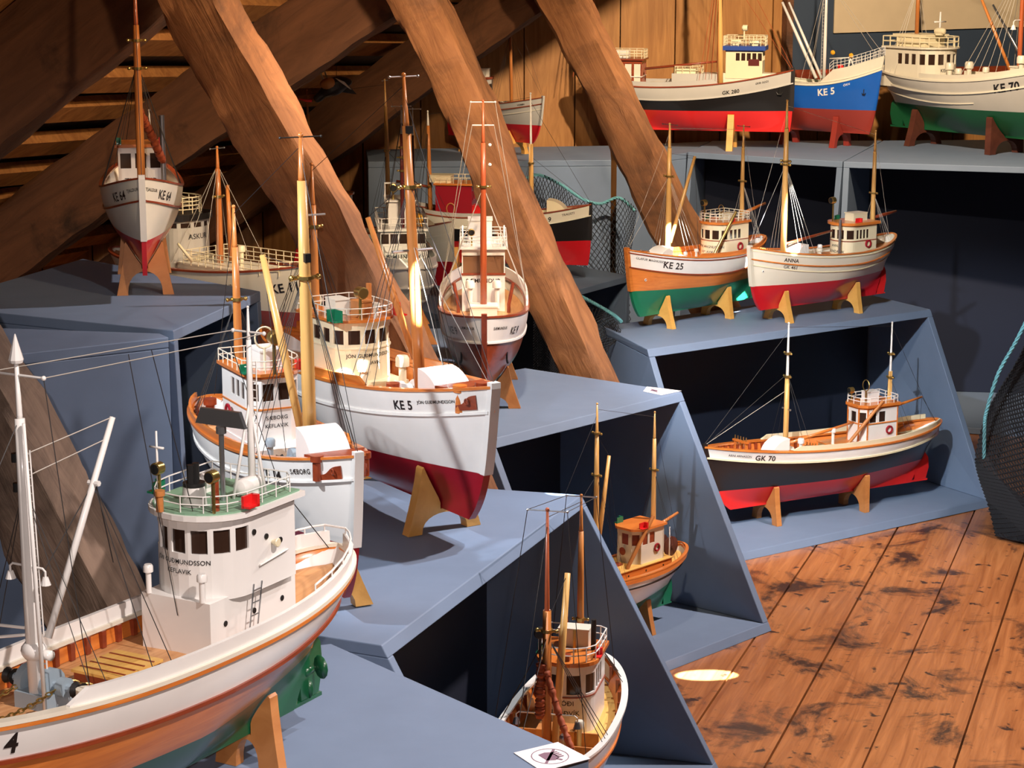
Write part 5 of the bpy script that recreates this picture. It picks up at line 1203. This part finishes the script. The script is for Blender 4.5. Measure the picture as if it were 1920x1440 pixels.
b.rudder('darkgreen'); b.cradle(.10, .0561, .085, .5, .025, 'cradle_dark', foot=.03, arch=.01); b.cradle(-.28, .0561, .085, .5, .025, 'cradle_dark', foot=.03, where='stern')

# --- K 9 black boat, and the cream boat in front of it
L = .60; loc, a = place((.236, 6.56, HP + .055), .485, -8, L)
b = Boat('fishing_boat', 'model boat K 9 with black hull, red bottom and red wheelhouse behind second strut', loc, a, L, B=.26, D=.25, Sb=.315, Ss=.30, wl=.125, wlrise=.005, band=.055, bw=.04, rake=.0, fore=.015, aftrake=.1, cols=('red', 'black', 'offwhite'), stem='black', rail='mahogany', deck='deck', inner='cream', strake='offwhite')
b.short = 'black K 9 boat'
b.both('SK 9', .27, .045, .034, bold=.02); b.both('TRAUSTI', .385, .028, .017); b.upper_bulwark(.02, .04, .7, 'greywhite')
b.fit('hood', .33, 0, None, 1.0, 'cream', w=.10, h=.095, l=.11, inside='darkred')
b.house('box', -.30, -.11, .16, .20, nf=3, ns=0, win=(.6, .85), wall='darkred', roof='varnish', trim='varnish', rt=.01); b.rail(h=.03, mat='cream', r=.002, bars=1); b.fit('raft', -.28, 0, b.top, 1.4, 'cream', d=(.08, .07, .025)); b.fit('raft', -.08, -.03, None, 1.6, 'brightred', d=(.05, .05, .06), name='deck_box')
for sg in (1, -1):
    b.P(MB().tube([(-.22 + .022 * math.cos(t_), sg * .083, b.zd(-.2) + .08 + .028 * math.sin(t_)) for t_ in [2 * math.pi * k / 14 for k in range(14)]], .0035, 6, closed=True), 'lifebuoy', 'cradle_wood', parent=b.wh)
qf = b.mast(.19, .66, .013, .01, 'mast_pine', 'white', tipf=.50, collars=(.45,)); qm = b.mast(-.34, .56, .012, .02, 'mast_wood', 'white', tipf=.86, collars=(.3,)); b.spar((-.34, 0, b.zd(-.3) + .17), (-.52, 0, b.zd(-.3) + .20), .007, 'mahogany', 'mizzen_boom')
rig(b, qf, qm, .5, .85, 3, 'line_dark', r=.0009); b.cradle(.22, .0917, .12, .45, .03, 'cradle_oak', foot=.04); b.cradle(-.2, .0917, .12, .45, .03, 'cradle_oak', foot=.04, where='stern'); b.rudder('red')

L = .55; loc, a = place((-.183, 6.25, HP + .04), .485, -24, L)
b = Boat('fishing_boat', 'cream model boat with red bottom half hidden by the big orange mast', loc, a, L, B=.28, D=.27, Sb=.35, Ss=.32, wl=.125, wlrise=.01, band=.06, bw=.04, rake=.0, fore=.015, aftrake=.1, cols=('red', 'offwhite', 'offwhite'), stem='offwhite', rail='mahogany', deck='deck', inner='cream', strake='offwhite', stemth=.010)
b.short = 'cream boat with red bottom'
b.both('JN', .33, .05, .02); b.P(b.strip(.10, .006, .005, .003), 'moulding', 'offwhite')
b.house('round', -.34, -.12, .17, .23, c=.06, nf=4, ns=3, win=(.62, .84), wall='offwhite', trim='mahogany', roof='varnish', trims=(.58,), text=('HILMIR', 'KEFLAVIK'), ts=.024, tz=.42, rt=.01)
b.fit('raft', -.27, 0, b.top, 1.6, 'cream', d=(.07, .05, .03)); b.fit('loop', -.17, 0, b.top, 1.2, 'iron'); b.fit('pipe', -.13, -.03, b.top, .8, 'brass', h=.03); b.fit('hood', .33, 0, None, 1, 'cream', w=.1, h=.09, l=.12); b.fit('eye', .40, z=.2, side=-1, sc=1)
qf = b.mast(.12, .86, .013, .02, 'mast_pine', 'mast_pine', cross=.985, crossw=.03, collars=(.55,)); qm = b.mast(-.36, .78, .011, .02, 'mast_pine', 'mast_wood', collars=(.5,)); rig(b, qf, qm, .55, .5, 3, 'line_dark', r=.0009)
b.cradle(.22, .073, .11, .45, .04, 'cradle_oak', foot=.04); b.cradle(-.2, .073, .11, .45, .04, 'cradle_oak', foot=.04, where='stern'); b.rudder('red')

# --- white trawler bow-on behind the KE 5 mast
L = .72; loc, a = place((-.262, 5.40, HP + .05), .42, -84, L)
b = Boat('trawler', 'white model trawler seen bow-on behind the big orange mast', loc, a, L, B=.24, D=.20, Sb=.255, Ss=.22, wl=.05, band=.07, bw=.03, rake=.03, fore=.05, aftrake=.12, cols=('offwhite', 'offwhite', 'white'), stem=None, rail='white', deck='palegreen', inner='white', strake='white', bfull=1.3)
b.short = 'white bow-on trawler'
b.P(b.strip(.12, .005, .008, .003), 'moulding', 'white'); b.upper_bulwark(.035, .05, .98, 'white')
b.house('box', -.30, .02, .17, .15, z0=b.zd(0) + .0, nf=5, ns=3, win=(.68, .93), wall='white', roof='white', text=('GUÐMUNDSSON',), ts=.024, tz=.30, gap=.16, sidef=(.2, 1)); b.rail(h=.04, mat='white', r=.002, bars=2)
b.house('box', -.24, -.08, .10, .09, z0=b.top, nf=0, ns=0, windows=False, wall='white', roof='white', name='upper_bridge', rt=.006); b.fit('raft', -.02, .05, b.top - .09, 1.6, 'yellow', d=(.03, .03, .025), name='deck_box')
b.rail(z=b.zd(.2) + .05, h=.04, poly=b.foot('round', .08, .28, .16, .06), mat='white', r=.002)
b.P(MB().tube([(-.12, -.06, b.top - .02), (-.12, -.06, b.top + .06), (-.12, .06, b.top + .06), (-.12, .06, b.top - .02)], .004, 6), 'gantry', 'white'); b.fit('searchlight', -.10, -.03, b.top, 1.6, h=.02)
qf = b.mast(-.02, .62, .008, 0, 'maroon', 'white', cross=.985, crossw=.035, crossmat='white', collars=(.6, .68, .74)); 
qm = b.mast(-.16, .60, .006, 0, 'maroon', 'white', cross=.985, crossw=.03, crossmat='white', collars=(), y=.05)
for sg in (1, -1):
    for x_ in (.05, .12, -.1): b.wire(qf(.9), (x_, sg * .09, b.zsx(x_) + .03), 'line_dark', .0009)
b.cradle(.22, .069, .11, .4, .03, 'cradle_wood', foot=.04); b.cradle(-.2, .069, .11, .4, .03, 'cradle_wood', foot=.04, where='stern')

# --- KE 11 at left behind the strut
L = .80; loc, a = place((-.50, 5.19, HP + .05), .42, -40, L)
b = Boat('trawler', 'off-white model trawler KE 11 with railed foredeck behind the thickest strut', loc, a, L, B=.24, D=.22, Sb=.285, Ss=.24, wl=.115, wlrise=.01, band=.02, bw=.012, rake=.07, fore=.06, aftrake=.12, cols=('oxide', 'offwhite', 'offwhite'), stem=None, rail='mahogany', deck='deck', inner='offwhite', strake=None, bfull=1.2)
b.short = 'off-white KE 11 trawler'
b.both('KE 11', .37, .075, .040, bold=.02); b.both('ASKUR', .16, .05, .018)
b.casing(-.1, .40, .15, .018, 'offwhite', kind='round', c=.12); b.rail(z=b.zsx(.2), h=.045, poly=b.foot('round', -.05, .42, .20, .14), mat='cream', r=.0016, bars=3)
b.house('round', -.36, -.08, .17, .16, c=.06, nf=5, ns=2, win=(.85, .95), wall='greywhite', roof='black', text=('ASKUR',), ts=.024, tz=.62, rt=.02); b.rail(h=.05, mat='cream', r=.002, bars=4, inset=.03)
b.rail(z=b.zsx(-.1), h=.035, poly=b.foot('box', -.12, -.06, .10), mat='cream', r=.002, bars=3)
b.fit('vent', .12, .0, b.zsx(.1), 1.2, 'cream'); b.spar((.3, -.06, b.zsx(.3) + .02), (.34, -.10, b.zsx(.3) + .08), .004, 'cream', 'gun_barrel') if False else b.spar((.0, -.10, b.zsx(0) + .03), (-.02, -.14, b.zsx(0) + .09), .005, 'cream', 'aerial')
qf = b.mast(.02, .40, .011, 0, 'mast_wood', 'mast_wood', collars=(.6,), cross=.98, crossw=.03); b.spar((.05, .02, b.zsx(.05) + .02), (.03, .03, b.zsx(.05) + .26), .008, 'mast_wood', 'derrick'); qm = b.mast(-.3, .5, .009, 0, 'mast_wood', 'white', collars=())
for sg in (1, -1):
    for x_ in (.12, .05, -.05, -.1): b.wire(qf(.85), (x_, sg * .10, b.zsx(x_) + .02), 'line_light', .0009)
b.cradle(.2, .0625, .10, .45, .03, 'cradle_wood', foot=.04); b.cradle(-.2, .0625, .10, .45, .03, 'cradle_wood', foot=.04, where='stern')

# --- small white boat high at the gable
L = .50; loc, a = place((.080, 7.14, HB + .045), .43, -47, L)
b = Boat('fishing_boat', 'small off-white model boat with red bottom standing high against the gable boards', loc, a, L, B=.28, D=.24, Sb=.31, Ss=.29, wl=.125, band=.04, bw=.035, rake=.04, fore=.06, aftrake=.12, cols=('red', 'greywhite', 'greywhite'), stem='greywhite', rail='mahogany', deck='deck', inner='offwhite', strake='mahogany')
b.short = 'small boat against the gable'
b.P(b.strip(.075, .006, .004, .003), 'moulding', 'offwhite'); b.both('VONIN', .36, .03, .016)
b.house('round', -.24, -.04, .15, .20, c=.05, nf=4, ns=2, win=(.60, .84), wall='greywhite', trim='mahogany', roof='mahogany', trims=(.57,), rt=.014); b.fit('raft', -.13, 0, b.top, 1.6, 'offwhite', d=(.07, .06, .035)); b.fit('winch', .12, 0, None, 1, 'offwhite')
qf = b.mast(.19, .80, .0115, .02, 'mast_wood', 'mast_wood', collars=(.62,)); qm = b.mast(-.28, .50, .0105, .02, 'mast_wood', 'mast_wood', collars=(.6,)); rig(b, qf, qm, .62, .6, 3, 'line_dark', r=.0009)
b.cradle(.22, .09, .12, .42, .035, 'cradle_oak', foot=.04); b.cradle(-.2, .09, .12, .42, .035, 'cradle_oak', foot=.04, where='stern'); b.rudder('red')

# --- stuffed oystercatcher hanging under the roof
p = ony(618, 165, 6.1); t_ = thing('stuffed_bird', p, 0, 'stuffed black and white seabird with long red beak under the rafters', 'bird')
hd_ = bpy.data.meshes.new('body'); 
def skin(name, chain, mat, parent, sub=2):
    me = bpy.data.meshes.new(name); me.from_pydata([c[0] for c in chain], [(i, i + 1) for i in range(len(chain) - 1)], []); me.materials.append(M[mat])
    o = bpy.data.objects.new(name, me); C.objects.link(o); o.parent = parent
    sk = o.modifiers.new('s', 'SKIN'); s_ = o.modifiers.new('ss', 'SUBSURF'); s_.levels = s_.render_levels = sub
    for v, c in zip(me.skin_vertices[0].data, chain): v.radius = (c[1], c[1])
    me.skin_vertices[0].data[0].use_root = True; return o
skin('body', [((-.045, 0, -.035), .010), ((-.034, 0, -.030), .014), ((-.022, 0, -.018), .012), ((-.004, 0, -.004), .027), ((.022, 0, .010), .030), ((.045, .0, .016), .018), ((.066, 0, .018), .007)], 'black', t_)
MB().tube([(-.050, -.006, -.036), (-.070, -.008, -.034), (-.092, -.008, -.030)], [.0045, .004, .0015], 8).build('beak', 'brightred', t_, True)
MB().ball((0, -.012, .012), .022, 0, 12, (1.2, .8, .8)).build('breast', 'cradle_wood', t_, True)
for k_, (x_, y_) in enumerate(((-.004, .01), (-.014, -.012))): MB().tube([(x_, y_, .015), (x_ - .010, y_, .045), (x_ - .018, y_, .058)], [.003, .0022, .002], 6).tube([(x_ - .018, y_, .058), (x_ - .034, y_, .052)], .0015, 5).tube([(x_ - .018, y_, .058), (x_ - .022, y_, .072)], .0015, 5).build('leg', 'cream', t_)
o = MB().add([(-.02, .028, .02), (.03, .03, .03), (.075, .03, -.02), (.02, .03, -.012), (-.02, .028, .0)], [(0, 1, 2, 3, 4)]).build('wing', 'black', t_); o.modifiers.new('t', 'SOLIDIFY').thickness = .006
o = MB().add([(.02, -.03, .03), (.045, -.032, .02), (.065, -.03, -.002), (.060, -.03, .0), (.03, -.031, .022)], [(0, 1, 2, 3, 4)]).build('wing_bar', 'offwhite', t_); o.modifiers.new('t', 'SOLIDIFY').thickness = .004
MB().tube([(.02, 0, .03), (.02, .02, .20)], .0008, 4).build('hanging_wire', 'line_dark', t_)

# daylight beams
beam('daylight_plinth', onz(1384, 583, HP), .9, 6000, COOL, (1.5, .8), (.95, 4.9, 2.25))
beam('daylight_floor', onz(1325, 1266, 0), .6, 16000, COOL, (2.2, .8))
beam('daylight_corner', onz(1062, 922, HP), .7, 6000, COOL, (1.6, .8))
beam('daylight_mast', ony(770, 580, 3.86), .8, 9000, COOL, (.6, 2))
beam('daylight_deck', ony(612, 765, 4.0), 1.2, 9000, COOL, (1.2, 1))
beam('daylight_hood', ony(826, 700, 3.75), .8, 5000)
beam('daylight_hood_far', ony(1262, 455, 5.86), .36, 16000, (1, .93, .8), (1, 1))
beam('daylight_mast_far', ony(1484, 430, 5.95), .30, 12000, (1, .93, .8), (.7, 2.6))
